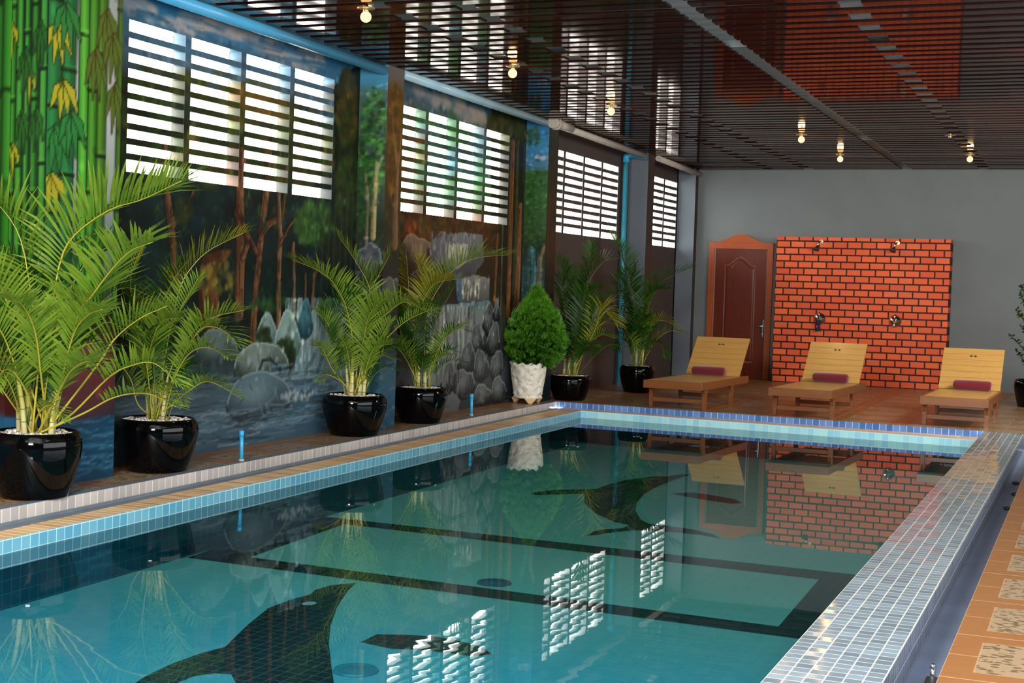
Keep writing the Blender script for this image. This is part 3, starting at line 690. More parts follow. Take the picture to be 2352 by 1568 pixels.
# pilasters
def pilaster(y0,y1,cs,cf,name):
    p=MB()
    plane_grid(p,y0,'y',XN,0,0,ZC,cs,.0125,flip=False)
    plane_grid(p,0,'x',y0,y1,0,ZC,cf,.0125)
    b=len(p.v)
    p.v+=[(XN,y1,0),(0,y1,0),(0,y1,ZC),(XN,y1,ZC)]; p.face((b,b+1,b+2,b+3))
    p.c=np.concatenate([p.c,lin(cf.sample([y1-.02]*4,[.1,.1,3,3]))])
    col4(p); return p.build(name,M['mural'],kind='structure')
pilaster(-14.96,-14.28,C0,CF,'trim_1')
pilaster(-10.67,-10.36,C1,CF,'trim_2')
pilaster(-6.755,-6.445,C2,CF,'trim_3')
def plainpil(y0,y1,name):
    t=NT(name+'_paint'); geo=t.n('ShaderNodeNewGeometry'); nx=t.math('ABSOLUTE',t.sep(geo.outputs['Normal'])[0])
    n=t.noise(t.pos(),4,3)
    c=t.mix(t.math('GREATER_THAN',nx,.5),H('68717b',1.15),H('453832',1.0)); c=t.mix(t.math('MULTIPLY',n,.2),c,H('303030'))
    mt=t.done(t.pbsdf(c,.6,0,.3))
    p=MB(); p.box(XN,0,y0,y1,0,ZC); return p.build(name,mt,kind='structure')
plainpil(-2.951,-2.64,'trim_4'); plainpil(-.46,-.28,'trim_5')

# ------------------------------------------------------------------ floor, pool, copings
def xe(y): return .326-.0215*(y+15.65)
def xlo(y): return .53-.0345*(y+15.9)
def xli(y): return .70-.0215*(y+16.1)
def yfe(x): return -6.57-.059*(x-.146)
def yfl(x): return -6.80-.086*(x-.5)
XR0,XR1=4.727,5.09; YN=-20.5; ZL=-.063; ZW=-.138; ZF=-.42; XG=5.257; ZG=-.16; XW=8.2; YB=-24.
fl=MB()
fl.quad((-.6,YN,0),(xe(YN),YN,0),(xe(-6.57),-6.57,0),(-.6,-6.57,0))
xa=xe(-6.57)
fl.quad((-.6,-6.57,0),(xa,-6.57,0),(xa,.3,0),(-.6,.3,0))
fl.quad((xa,yfe(xa),0),(XR1,yfe(XR1),0),(XR1,.3,0),(xa,.3,0))
fl.quad((XR1,yfe(XR1)-.02,0),(XG,yfe(XR1)-.02,0),(XG,.3,0),(XR1,.3,0))
fl.quad((XG,YB,0),(XW,YB,0),(XW,.3,0),(XG,.3,0))
fl.quad((-.6,YB,0),(XG,YB,0),(XG,YN,0),(-.6,YN,0))
fl.build('floor',M['deck'],kind='structure')
# slate strip along the left deck edge
st=MB(); st.hexa([(xe(YN)-.07,YN,0.0005),(xe(YN),YN,0.0005),(xe(-6.6),-6.6,0.0005),(xe(-6.6)-.05,-6.6,.0005)],[(xe(YN)-.07,YN,0.003),(xe(YN),YN,0.003),(xe(-6.6),-6.6,0.003),(xe(-6.6)-.05,-6.6,.003)])
st.build('trim_6',M['gutter'],kind='structure')
r=MB(); r.quad((xe(YN),YN,ZL-.03),(xe(-6.57),-6.57,ZL-.03),(xe(-6.57),-6.57,0.0005),(xe(YN),YN,0.0005)); r.build('floor_riser_left',M['riser_l'],kind='structure')
r=MB(); r.quad((xa,yfe(xa),ZL),(XR1,yfe(XR1),ZL),(XR1,yfe(XR1),0.0),(xa,yfe(xa),0.0)); r.build('floor_riser_far',M['riser_f'],kind='structure')
r=MB(); r.quad((xe(YN),YN,ZL-.012),(xlo(YN),YN,ZL-.012),(xlo(-6.7),-6.6,ZL-.012),(xe(-6.6),-6.6,ZL-.012))
r.hexa([(xe(YN)+.05,YN,ZL-.012),(xe(YN)+.075,YN,ZL-.012),(xe(-6.7)+.055,-6.7,ZL-.012),(xe(-6.7)+.03,-6.7,ZL-.012)],[(xe(YN)+.05,YN,ZL),(xe(YN)+.075,YN,ZL),(xe(-6.7)+.055,-6.7,ZL),(xe(-6.7)+.03,-6.7,ZL)])
r.build('floor_channel_left',M['gutter'],kind='structure')
r=MB(); x0=xli(-6.8)
r.quad((xlo(YN),YN,ZL),(xli(YN),YN,ZL),(x0,yfl(x0),ZL),(xlo(-6.6),-6.57,ZL))
r.quad((xlo(-6.6),-6.57,ZL),(x0,yfl(x0),ZL),(XR0,yfl(XR0),ZL),(XR0,yfe(XR0),ZL)); r.quad((xlo(YN),YN,ZL-.012),(xlo(YN),YN,ZL),(xlo(-6.6),-6.57,ZL),(xlo(-6.6),-6.57,ZL-.012))
r.build('pool_lip',M['lip'],kind='structure')
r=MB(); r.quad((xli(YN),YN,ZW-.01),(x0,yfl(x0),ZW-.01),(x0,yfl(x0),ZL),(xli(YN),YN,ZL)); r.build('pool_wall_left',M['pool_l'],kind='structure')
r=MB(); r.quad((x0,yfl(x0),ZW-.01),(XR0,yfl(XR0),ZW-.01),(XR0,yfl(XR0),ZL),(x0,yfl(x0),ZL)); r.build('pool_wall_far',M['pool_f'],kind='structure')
r=MB(); r.quad((xli(YN),YN,ZF),(x0,yfl(x0),ZF),(x0,yfl(x0),ZW-.01),(xli(YN),YN,ZW-.01)); r.build('pool_wall_left_under',M['pool_wall'],kind='structure')
r=MB(); r.quad((x0,yfl(x0),ZF),(XR0,yfl(XR0),ZF),(XR0,yfl(XR0),ZW-.01),(x0,yfl(x0),ZW-.01)); r.build('pool_wall_far_under',M['pool_wallf'],kind='structure')
r=MB(); r.quad((XR0,YN,ZF),(XR0,yfl(XR0),ZF),(XR0,yfl(XR0),0),(XR0,YN,0)); r.quad((xli(YN),YN,ZF),(XR0,YN,ZF),(XR0,YN,0),(xli(YN),YN,0)); r.build('pool_wall_right',M['pool_wall'],kind='structure')
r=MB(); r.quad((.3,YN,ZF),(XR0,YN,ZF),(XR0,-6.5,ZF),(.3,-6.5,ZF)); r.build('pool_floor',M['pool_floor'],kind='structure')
r=MB(); r.quad((xli(YN),YN,ZW),(XR0,YN,ZW),(XR0,yfl(XR0),ZW),(x0,yfl(x0),ZW)); r.build('pool_water',M['water'],kind='structure')
r=MB(); r.quad((XR0,YN,0),(XR1,YN,0),(XR1+.02,yfe(XR1),0),(XR0,yfe(XR0),0)); cp=r.build('pool_coping_right',M['coping'],kind='structure')
r=MB(); r.quad((XR1,YN,0),(XR1,YN,ZG),(XR1+.02,yfe(XR1),ZG),(XR1+.02,yfe(XR1),0)); r.build('pool_coping_side',M['coping_side'],kind='structure')
r=MB(); r.quad((XR1,YN,ZG),(XG,YN,ZG),(XG,yfe(XR1)-.02,ZG),(XR1,yfe(XR1)-.02,ZG)); r.quad((XG,YN,ZG),(XG,YN,0),(XG,-6.88,0),(XG,-6.88,ZG)); r.quad((XR1,-6.88,ZG),(XG,-6.88,ZG),(XG,-6.88,0),(XR1,-6.88,0))
r.build('floor_gutter_right',M['gutter_r'],kind='structure')
# mosaic lines and dolphins on the pool floor
def flatpoly(name,loops,mat,z,parent=None,kind=None):
    mb=MB()
    for lp in loops:
        b=len(mb.v); mb.v+=[(x,y,z) for x,y in lp]; ar=sum(lp[i][0]*lp[(i+1)%len(lp)][1]-lp[(i+1)%len(lp)][0]*lp[i][1] for i in range(len(lp)))
        ids=[b+i for i in range(len(lp))]; mb.face(ids if ar>0 else ids[::-1])
    return mb.build(name,mat,parent,kind)
O=[(0.688,-14.453),(0.541,-12.676),(4.70,-12.80),(4.70,-14.63)]; I=[(1.000,-14.244),(0.902,-12.885),(4.230,-13.065),(4.262,-14.406)]
b=flatpoly('mosaic_border',[[O[0],O[1],I[1],I[0]],[O[1],O[2],I[2],I[1]],[O[2],O[3],I[3],I[2]],[O[3],O[0],I[0],I[3]]],M['dark_tile'],ZF+.002)
tag(b,'dark navy mosaic rectangle outlined on the pool floor between the two dolphins','mosaic')
d1=[(1.905,-14.573),(1.814,-14.695),(1.80,-14.85),(1.835,-14.961),(1.811,-15.107),(1.814,-15.354),(1.914,-15.699),(2.0,-15.95),(2.06,-16.12),(2.03,-16.25),(2.02,-16.459),(2.037,-16.67),(2.10,-16.95),(2.2,-17.1),(2.26,-16.95),(2.215,-16.70),(2.215,-16.597),(2.265,-16.513),(2.334,-16.491),(2.43,-16.60),(2.62,-17.0),(2.85,-17.35),(2.95,-17.5),(2.85,-17.7),(2.78,-17.95),(2.85,-17.98),(3.0,-17.65),(3.2,-17.55),(3.5,-17.55),(3.75,-17.68),(3.7,-17.45),(3.45,-17.3),(3.2,-17.25),(3.03,-16.95),(2.86,-16.6),(2.783,-16.398),(2.649,-16.18),(2.448,-15.847),(2.279,-15.531),(2.108,-15.159),(1.964,-14.778)]
f1=[(2.557,-15.739),(2.553,-15.567),(2.675,-15.507),(2.818,-15.466),(2.967,-15.488),(3.106,-15.55),(3.189,-15.64),(3.134,-15.715),(3.003,-15.717),(2.853,-15.729),(2.74,-15.774)]
d2=[(2.275,-8.653),(2.138,-8.899),(1.997,-9.11),(1.869,-9.481),(1.83,-9.844),(1.83,-10.163),(1.691,-10.291),(1.548,-10.422),(1.449,-10.701),(1.521,-10.798),(1.645,-10.683),(1.766,-10.542),(1.848,-10.515),(2.007,-10.971),(2.253,-11.424),(2.505,-11.73),(2.64,-11.799),(2.64,-11.952),(2.539,-12.082),(2.505,-12.209),(2.523,-12.402),(2.564,-12.335),(2.632,-12.169),(2.735,-11.998),(2.845,-11.948),(3.024,-11.917),(3.209,-11.924),(3.374,-12.0),(3.262,-11.827),(3.095,-11.723),(2.925,-11.68),(2.763,-11.675),(2.644,-11.524),(2.486,-11.144),(2.365,-10.728),(2.272,-10.222),(2.235,-9.657),(2.248,-9.142)]
f2=[(2.45,-10.04),(2.602,-9.874),(2.804,-9.945),(3.014,-10.064),(3.103,-10.229),(3.04,-10.326),(2.848,-10.262),(2.644,-10.172)]
for nm,bd,fn,ey,lb in (('dolphin_mosaic',d1,f1,(1.944,-15.161),'large dark dolphin mosaic on the pool floor nearest the viewer, with pale eye'),('dolphin_mosaic',d2,f2,(2.06,-9.25),'dark dolphin mosaic on the pool floor beyond the navy rectangle, below the shower wall reflection')):
    e=empty(nm,(bd[0][0],bd[0][1],ZF)); off=lambda L:[(x-bd[0][0],y-bd[0][1]) for x,y in L]
    flatpoly('body',[off(bd)],M['dark_tile'],.002,e); flatpoly('fin',[off(fn)],M['dark_tile'],.002,e)
    q=[(ey[0]+.035*math.cos(k*PI/6)-bd[0][0],ey[1]+.05*math.sin(k*PI/6)-bd[0][1]) for k in range(12)]
    flatpoly('eye',[q],M['eye'],.004,e)
    tag(e,lb,'mosaic','dolphin mosaics in the pool')
for (x,y),lb in (((2.584,-14.181),'round pool drain cover inside the navy mosaic rectangle'),((2.776,-16.191),'round pool drain cover beside the near dolphin mosaic')):
    m=MB(); m.lathe([(.0,.006),(.07,.006),(.075,.004),(.08,.01),(.095,.01),(.1,.001)],32); o=m.build('drain_cover',M['teal_pvc']); o.location=(x,y,ZF+.001); tag(o,lb,'drain','pool drain covers')

# ------------------------------------------------------------------ far wall, other walls, ceiling
YW=-.3
w=MB(); w.quad((-.42,YW,-.0),(XW,YW,0),(XW,YW,3.5),(-.42,YW,3.5)); w.build('wall_far',M['wall_far'],kind='structure')
w=MB(); w.quad((XW,YW,0),(XW,YB,0),(XW,YB,3.5),(XW,YW,3.5)); w.build('wall_right',M['wall_far'],kind='structure')
w=MB(); w.quad((XW,YB,0),(-.42,YB,0),(-.42,YB,3.5),(XW,YB,3.5)); w.build('wall_back',M['wall_far'],kind='structure')
# dark gap strip in the far left corner
ce=MB(); ce.box(-.42,XW,YB,.3,3.215,3.4); ceiling=ce.build('ceiling',M['slab'],kind='structure')
sl=MB(); rs=random.Random(4)
k=0; y=-21.6
while y<YW-.14:
    wdt=.13; z0,z1=3.135,3.153
    segs=[]
    if k%2==0: br=[-.0,1.05,3.03,5.2,XW]
    else: br=[-.0,1.62,3.03,4.09,6.2,XW]
    gaps={1.05:.15,3.03:.14,5.2:.15,1.62:.15,4.09:.15,6.2:.15}
    xs=[0.012]
    for b_ in br[1:-1]: segs.append((xs[-1],b_-.0)); xs.append(b_+gaps[b_])
    segs.append((xs[-1],XW))
    for a_,c_ in segs:
        if a_<=XW and c_>a_: 
            dz=rs.uniform(-.002,.002)
            # shallow channel profile: flat underside with rolled edges
            prof=[(y,z1),(y,z0+.006),(y+.008,z0),(y+wdt-.008,z0),(y+wdt,z0+.006),(y+wdt,z1)]
            b=len(sl.v)
            for xx in (a_,c_):
                for py,pz in prof: sl.v.append((xx,py,pz+dz))
            n=len(prof)
            for q in range(n-1): sl.face((b+q,b+q+1,b+n+q+1,b+n+q))
            sl.face([b+q for q in range(n)][::-1]); sl.face([b+n+q for q in range(n)]); sl.face((b,b+n,b+2*n-1,b+n-1))
    y+=.213; k+=1
sl.build('ceiling_slats',M['slat'],ceiling)
cr=MB()
for x in (.5,2.2,3.7,5.8,7.4): cr.box(x,x+.04,-21.6,YW,3.156,3.212)
cr.build('ceiling_rails',M['dark_metal'],ceiling)
bm_=MB()
for yy in (-10.85,-4.2): bm_.box(0,XW,yy,yy+.12,3.158,3.214)
bm_.build('ceiling_beams',M['wall_far'],ceiling)

# ------------------------------------------------------------------ pipes
t=MB(); t.tube([(-.035,-14.25,3.105),(-.035,-10.68,3.09)],.042,16); 
def painted_pipe(name,hexc): return plain(name,hexc,.25,g=1.1,nscale=2,namp=.3)
o=t.build('drain_pipe',painted_pipe('sky_blue_paint','4a9cc8')); tag(o,'sky blue painted pipe along the ceiling above the nearest louvred window','pipe')
t=MB(); t.tube([(-.035,-10.35,3.11),(-.035,-6.76,3.10)],.042,16); o=t.build('drain_pipe',painted_pipe('pale_blue_paint','9abccc')); tag(o,'pale whitish blue pipe along the ceiling above the second louvred window','pipe')
p=empty('drain_pipe',(.05,-6.7,3.10))
t=MB(); t.tube([(0,.1,-.01),(0,3.42,-.03)],.038,16); t.build('pipe',M['white_pvc'],p)
t=MB(); t.tube([(-.0,-.09,-.0),(0,-.045,.0),(0,.0,-.0)],[.062,.06,.058],18); t.tube([(0,.0,0),(0,.02,0)],.072,18); t.tube([(0,.05,0),(0,.07,0)],.066,18); t.tube([(0,.0,0),(0,.5,0)],.05,16); t.build('end_fitting',M['white_pvc'],p)
tag(p,'white pipe with stepped end fitting along the ceiling above the third window','pipe')
t=MB(); t.tube([(.03,-2.6,3.10),(.03,-.36,3.07)],.04,16); o=t.build('drain_pipe',M['white_pvc']); tag(o,'short white pipe along the ceiling above the far window','pipe')
p=empty('downpipe',(-.2,-3.32,0))
t=MB(); t.tube([(0,0,0.0),(0,0,3.04)],.036,14); t.build('pipe',M['teal_pvc'],p)
t=MB(); t.tube([(0,0,2.98),(0,0,3.06),(.06,.02,3.09),(.25,.12,3.07)],.046,14); t.build('elbow',M['blue_pvc'],p)
tag(p,'blue vertical downpipe from floor to ceiling between the grey pilaster and third window','pipe')
t=MB(); t.v=[(.002,-6.44,3.05),(.002,-5.9,3.03),(.06,-6.44,3.09),(.06,-5.9,3.07)]; t.face((0,1,3,2)); 

# ------------------------------------------------------------------ door
d=empty('door_1',(.71,YW,0)); d['kind']='structure'
DW=.49; DH=2.045
fr=MB(); fw=.075
fr.box(-DW,-DW+fw,-.06,0,0,DH-.0); fr.box(DW-fw,DW,-.06,0,0,DH); fr.box(-DW+fw,DW-fw,-.06,0,DH-fw-.02,DH)
b=len(fr.v); N=24
prof=[]
for i in range(N+1):
    x=-DW+2*DW*i/N; u=abs(x)/DW
    h=.125*max(0,math.cos(min(u*1.25,1)*PI/2))**1.0 if u<.8 else 0
    s_=u; h=.12*(.5+.5*math.cos(PI*min(1,u/.78)))
    prof.append((x,DH+h+.004))
fr.v+=[(-DW,-.06,DH),(DW,-.06,DH)]+[(x,-.06,z) for x,z in prof[::-1]]; n=N+3; fr.v+=[(x,0,z) for x,_,z in fr.v[b:b+n]]
fr.face([b+i for i in range(n)]); fr.face([b+n+i for i in range(n)][::-1])
for i in range(n): fr.face((b+i,b+n+i,b+n+(i+1)%n,b+(i+1)%n))
fr.build('door_frame',M['door_frame'],d,bevel=.006)
st_=MB(); st_.box(-DW+fw,-DW+fw+.025,-.05,-.01,0,DH-fw-.02); st_.box(DW-fw-.02,DW-fw,-.05,-.01,0,DH-fw-.02); st_.build('door_stop',M['door_edge'],d,bevel=.004)
lf=MB(); lf.box(-DW+fw+.02,DW-fw-.02,-.035,-.01,0.005,DH-fw-.025); leaf=lf.build('door_leaf',M['door'],d)
mo=MB(); pth=[(-.235,-.04,.25)]
pth+= [(-.235,-.04,1.70),(-.17,-.04,1.705),(-.06,-.04,1.80),(0,-.04,1.83),(.06,-.04,1.80),(.17,-.04,1.70),(.225,-.04,1.695),(.225,-.04,.25),(-.235,-.04,.25)]
for a_,b_ in zip(pth[:-1],pth[1:]): mo.tube([a_,b_],.009,6)
mo.build('door_moulding',M['door_edge'],leaf)
pa=MB(); ins=[(-.20,.29),(.19,.29),(.19,1.65),(.14,1.66),(.05,1.75),(0,1.775),(-.05,1.755),(-.14,1.66),(-.20,1.655)]
b=len(pa.v); pa.v+=[(x,-.044,z) for x,z in ins]+[(x*1.08,-.035,.97+(z-.97)*1.02) for x,z in ins]; n=len(ins); pa.face([b+i for i in range(n)])
for i in range(n): pa.face((b+i,b+n+i,b+n+(i+1)%n,b+(i+1)%n))
pa.build('door_panel',M['door'],leaf)
hd=MB(); hd.box(.335,.375,-.047,-.036,.62,.90); hd.tube([(.355,-.047,.8),(.355,-.085,.8),(.29,-.088,.795)],.009,8); hd.sphere((.355,-.05,.69),.012); hd.build('door_handle',M['chrome'],leaf,bevel=.003)

# ------------------------------------------------------------------ shower wall
sw=MB(); sw.box(0,2.46,0,.33,0,2.133); o=sw.build('shower_wall',M['brick']); 
# keep object origin at world so the brick pattern and the geometry share one frame
o.location=(0,0,0)
for v in o.data.vertices: v.co.x+=1.31; v.co.y+=-.65
tag(o,'orange red brick shower wall with black mortar standing against the grey far wall','wall')
for x,lb in ((1.96,'chrome shower head on the left of the brick wall, above the blue cloth'),(3.04,'chrome shower head on the right of the brick wall, over the right tap')):
    e=empty('wall_shower',(x,-.65,2.04)); a=MB(); a.tube([(0,-.012,0.03),(0,-.05,.035),(-.012,-.09,.02),(-.03,-.12,-.03)],.011,10); a.build('arm',M['chrome'],e)
    f_=MB(); f_.tube([(0,0,.03),(0,-.012,.03)],.03,18); f_.build('wall_flange',M['brass'],e)
    a=MB(); a.tube([(-.03,-.12,-.03),(-.033,-.125,-.05),(-.045,-.15,-.085),(-.048,-.155,-.095)],[.014,.018,.045,.045],18); a.build('spray_head',M['dark_metal'],e)
    tag(e,lb,'shower head','shower heads on the brick wall')
for x,z,lb in ((1.98,.95,'round chrome shower tap with blue cloth hanging below, left on the brick wall'),(3.05,.955,'round chrome shower tap on the right of the brick wall')):
    e=empty('shower_tap',(x,-.65,z)); a=MB(); a.lathe([(.0,.0),(.09,.0),(.088,.012),(.06,.022),(.045,.05),(.0,.055)],32); pl=a.build('cover_plate',M['chrome'],e); pl.rotation_euler=(PI/2,0,0)
    a=MB(); a.tube([(0,-.03,0),(0,-.075,.005)],[.035,.03],16); a.tube([(0,-.07,0),(.0,-.085,.05),(.01,-.09,.1)],[.016,.012,.01],10); a.tube([(0,-.05,-.03),(-.01,-.07,-.09)],[.012,.01],8); a.build('lever',M['chrome'],e)
    tag(e,lb,'tap','shower taps on the brick wall')
c_=MB()
for i in range(9):
    z=-.02-.02*i; w_=.028+.012*math.sin(i*1.1)
    c_.v+=[(-w_-.01*math.sin(i),-.0+.008*math.sin(i*.9),z),(0,-.012,z),(w_*.8,.0+.006*math.cos(i),z)]
for i in range(8):
    b=i*3; c_.face((b,b+1,b+4,b+3),True); c_.face((b+1,b+2,b+5,b+4),True)
o=c_.build('cloth',M['navy']); o.location=(1.985,-.74,.95); m=o.modifiers.new('s','SOLIDIFY'); m.thickness=.01
tag(o,'small dark blue cloth hanging from the left shower tap','cloth')

# ------------------------------------------------------------------ loungers
def make_lounger(name):
    e=empty(name); W=.335
    r=MB(); r.box(-W,-W+.03,-.7,1.12,.215,.30); r.box(W-.03,W,-.7,1.12,.215,.30); r.build('side_rail',M['lounger_d'],e,bevel=.004)
    r=MB(); r.box(-W,W,-.73,-.70,.215,.302); r.build('front_board',M['lounger_d'],e,bevel=.004)
    s_=MB(); n=13; L=(.74+.70)/n
    for i in range(n): s_.box(-W+.03,W-.03,-.70+i*L,-.70+(i+1)*L-.004,.28,.302)
    s_.build('seat',M['lounger'],e)
    # backrest hinged at y=.74
    bk=empty('backrest',(0,.74,.30)); bk.parent=e; ang=math.radians(47); bk.rotation_euler=(ang,0,0)
    k=MB(); n=7; L=.60/n
    for i in range(n): k.box(-W+.01,W-.01,i*L,(i+1)*L-.003,-.012,.012)
    k.build('backrest_boards',M['lounger'],bk)
    k=MB(); k.box(-W+.02,-W+.07,0,.6,-.04,-.012); k.build('backrest_batten',M['lounger_d'],bk)
    k=MB(); k.box(W-.07,W-.02,0,.6,-.04,-.012); k.build('backrest_batten',M['lounger_d'],bk)
    k=MB()
    for sx in (-.022,.022):
        k.tube([(sx,.485,.0121),(sx,.485,.0135)],.012,12); k.box(sx-.02,sx+.02,.482,.488,.0121,.0132)
    k.build('grip_holes',M['hole'],bk)
    for sy,y in ((-1,-.52),(1,.5)):
        for sx in (-1,1):
            l=MB(); x=sx*(W-.03)
            l.hexa([(x-.02,y-.02,0),(x+.02,y-.02,0),(x+.02,y+.02,0),(x-.02,y+.02,0)],[(x-.024,y-.024,.218),(x+.024,y-.024,.218),(x+.024,y+.024,.218),(x-.024,y+.024,.218)])
            # curved brackets under the rail
            for s2 in (-1,1):
                pr=[(y+s2*.024,.217),(y+s2*.09,.217),(y+s2*.055,.195),(y+s2*.035,.165),(y+s2*.024,.13)]
                b=len(l.v); l.v+=[(x-.014,a,c) for a,c in pr]+[(x+.014,a,c) for a,c in pr]; q=len(pr)
                l.face([b+i for i in range(q)]); l.face([b+q+i for i in range(q)][::-1])
                for i in range(q): l.face((b+i,b+(i+1)%q,b+q+(i+1)%q,b+q+i))
            l.build('leg',M['lounger_d'],e)
    s_=MB(); s_.box(-W+.05,W-.05,-.53,-.505,.06,.105); s_.build('stretcher',M['lounger_d'],e,bevel=.003)
    s_=MB(); s_.box(-W+.05,W-.05,.49,.515,.06,.105); s_.build('stretcher',M['lounger_d'],e,bevel=.003)
    s_=MB(); s_.box(-.3,.3,1.09,1.115,.22,.295); s_.build('rear_board',M['lounger_d'],e)
    return e
def copy_tree(o,par=None):
    c=o.copy(); COL.objects.link(c)
    if par is not None: c.parent=par
    for ch in list(o.children): copy_tree(ch,c)
    return c
L0=make_lounger('sun_lounger')
LP=[(1.50,-5.86,-.05,'wooden sun lounger with red roll standing in front of the brown door'),(2.90,-5.96,-.045,'wooden sun lounger with red roll in the middle, in front of the brick shower wall'),(4.43,-5.95,-.02,'wooden sun lounger with red roll at the right, near the raised coping corner')]
PL=['dark red rolled cushion on the lounger in front of the door','dark red rolled cushion on the middle lounger before the brick wall','dark red rolled cushion on the rightmost lounger']
cush=None
for i,(x,y,rz,lb) in enumerate(LP):
    o=L0 if i==0 else copy_tree(L0)
    o.location=(x,y,0); o.rotation_euler=(0,0,rz); tag(o,lb,'sun lounger','wooden sun loungers by the pool')
    if cush is None:
        c=MB(); n=[(-.2,.0),(-.2,.035),(-.192,.05),(-.17,.056),(0,.058),(.17,.056),(.192,.05),(.2,.035),(.2,0)]
        b=0; 
        for j,(xx,r_) in enumerate(n):
            for q in range(20):
                a=2*PI*q/20; c.v.append((xx,r_*math.cos(a),r_*math.sin(a)))
        for j in range(len(n)-1):
            for q in range(20): c.face((j*20+q,j*20+(q+1)%20,(j+1)*20+(q+1)%20,(j+1)*20+q),True)
        cush=c.build('roll_cushion',M['fabric']); o2=cush
    else: o2=cush.copy(); COL.objects.link(o2)
    o2.location=(x+.0+math.sin(-rz)*.655+[-.02,.02,.04][i],y+.655*math.cos(rz),.302+.055); o2.rotation_euler=(0,0,rz-[0.0,.03,.04][i]); tag(o2,PL[i],'cushion','red roll cushions on the loungers')

# ------------------------------------------------------------------ palms
def catmull(P,n):
    P=[Vector(p) for p in P]; P=[P[0]*2-P[1]]+P+[P[-1]*2-P[-2]]; out=[]; seg=len(P)-3
    for i in range(n+1):
        t=i/n*seg; k=min(int(t),seg-1); u=t-k; a,b,c,d=P[k:k+4]
        out.append(.5*((2*b)+(c-a)*u+(2*a-5*b+4*c-d)*u*u+(3*b-a-3*c+d)*u**3))
    return out
def frond(pts,L,roll,s0,cidx,parent,orig,seed,thin=1.0,clampx=None,dens=1.0):
    R=random.Random(seed); C=catmull(pts,40); C=[c-orig for c in C]
    ln=[0]
    for a,b in zip(C[:-1],C[1:]): ln.append(ln[-1]+(b-a).length)
    T=ln[-1]
    st=MB(); st.tube(C[::2],[.0072*(1-.8*i/20)*thin for i in range(21)],6)
    lf=MB(); cols=[]
    nl=int((T*(1-s0))/.026*dens)+6; 
    for i in range(nl):
        q=s0+(1-s0)*i/(nl-1); d=q*T; k=0
        while k<len(ln)-2 and ln[k+1]<d: k+=1
        u=(d-ln[k])/max(1e-6,ln[k+1]-ln[k]); p=C[k].lerp(C[k+1],u); t=(C[min(k+2,40)]-C[max(k-1,0)]).normalized()
        w=(q-s0)/(1-s0); prof=(min(1,w/.25)*.45+.55)*(1-.55*max(0,(w-.55)/.45)**1.5)
        up=Vector((0,0,1)); side=t.cross(up)
        if side.length<.2: side=Vector((.8,.6,0)).cross(t)
        side.normalize(); nu=side.cross(t).normalized()
        if nu.z<0 and abs(t.z)<.98: nu=-nu
        for sg in (-1,1):
            a=roll+R.uniform(-.2,.2)
            sd=(side*math.cos(a)+nu*math.sin(a))*sg; nn=(nu*math.cos(a)-side*math.sin(a))
            fw=.55+.7*w**2; dirv=(sd*.62+nn*(.62 if sg>0 else .5)+t*fw+Vector((R.uniform(-.07,.07),R.uniform(-.07,.07),R.uniform(-.05,.05)))).normalized()
            l=L*prof*R.uniform(.88,1.15); wd=(.0046+.0032*L/.3)*(1 if w<.9 else .7)
            wv=dirv.cross(nn).normalized()*wd
            b=len(lf.v); droop=Vector((0,0,-1))*l*R.uniform(.12,.3)
            fr=[(0,.35),(.3,1),(.65,.8),(1,.05)]
            for (g,ww) in fr:
                c=p+dirv*l*g+droop*g*g
                for sgn in (-1,1):
                    v=c+wv*ww*sgn
                    if clampx is not None and v.x+orig.x<clampx: v.x=clampx-orig.x+R.uniform(0,.02)
                    lf.v.append(tuple(v)); cols.append(min(1,max(0,.25+.6*g+R.uniform(-.2,.25))))
            for j in range(3): lf.face((b+2*j,b+2*j+1,b+2*j+3,b+2*j+2))
    if clampx is not None:
        st.v=[(max(v[0],clampx+.005-orig.x),v[1],v[2]) for v in st.v]
    cc=np.ones((len(cols),4)); cc[:,0]=cc[:,1]=cc[:,2]=cols; lf.c=cc
    o=lf.build('frond',M['leaf%d'%cidx],parent); st.build('frond_stalk',M['rachis'] if cidx!=1 else M['rachis_g'],o)
    return o
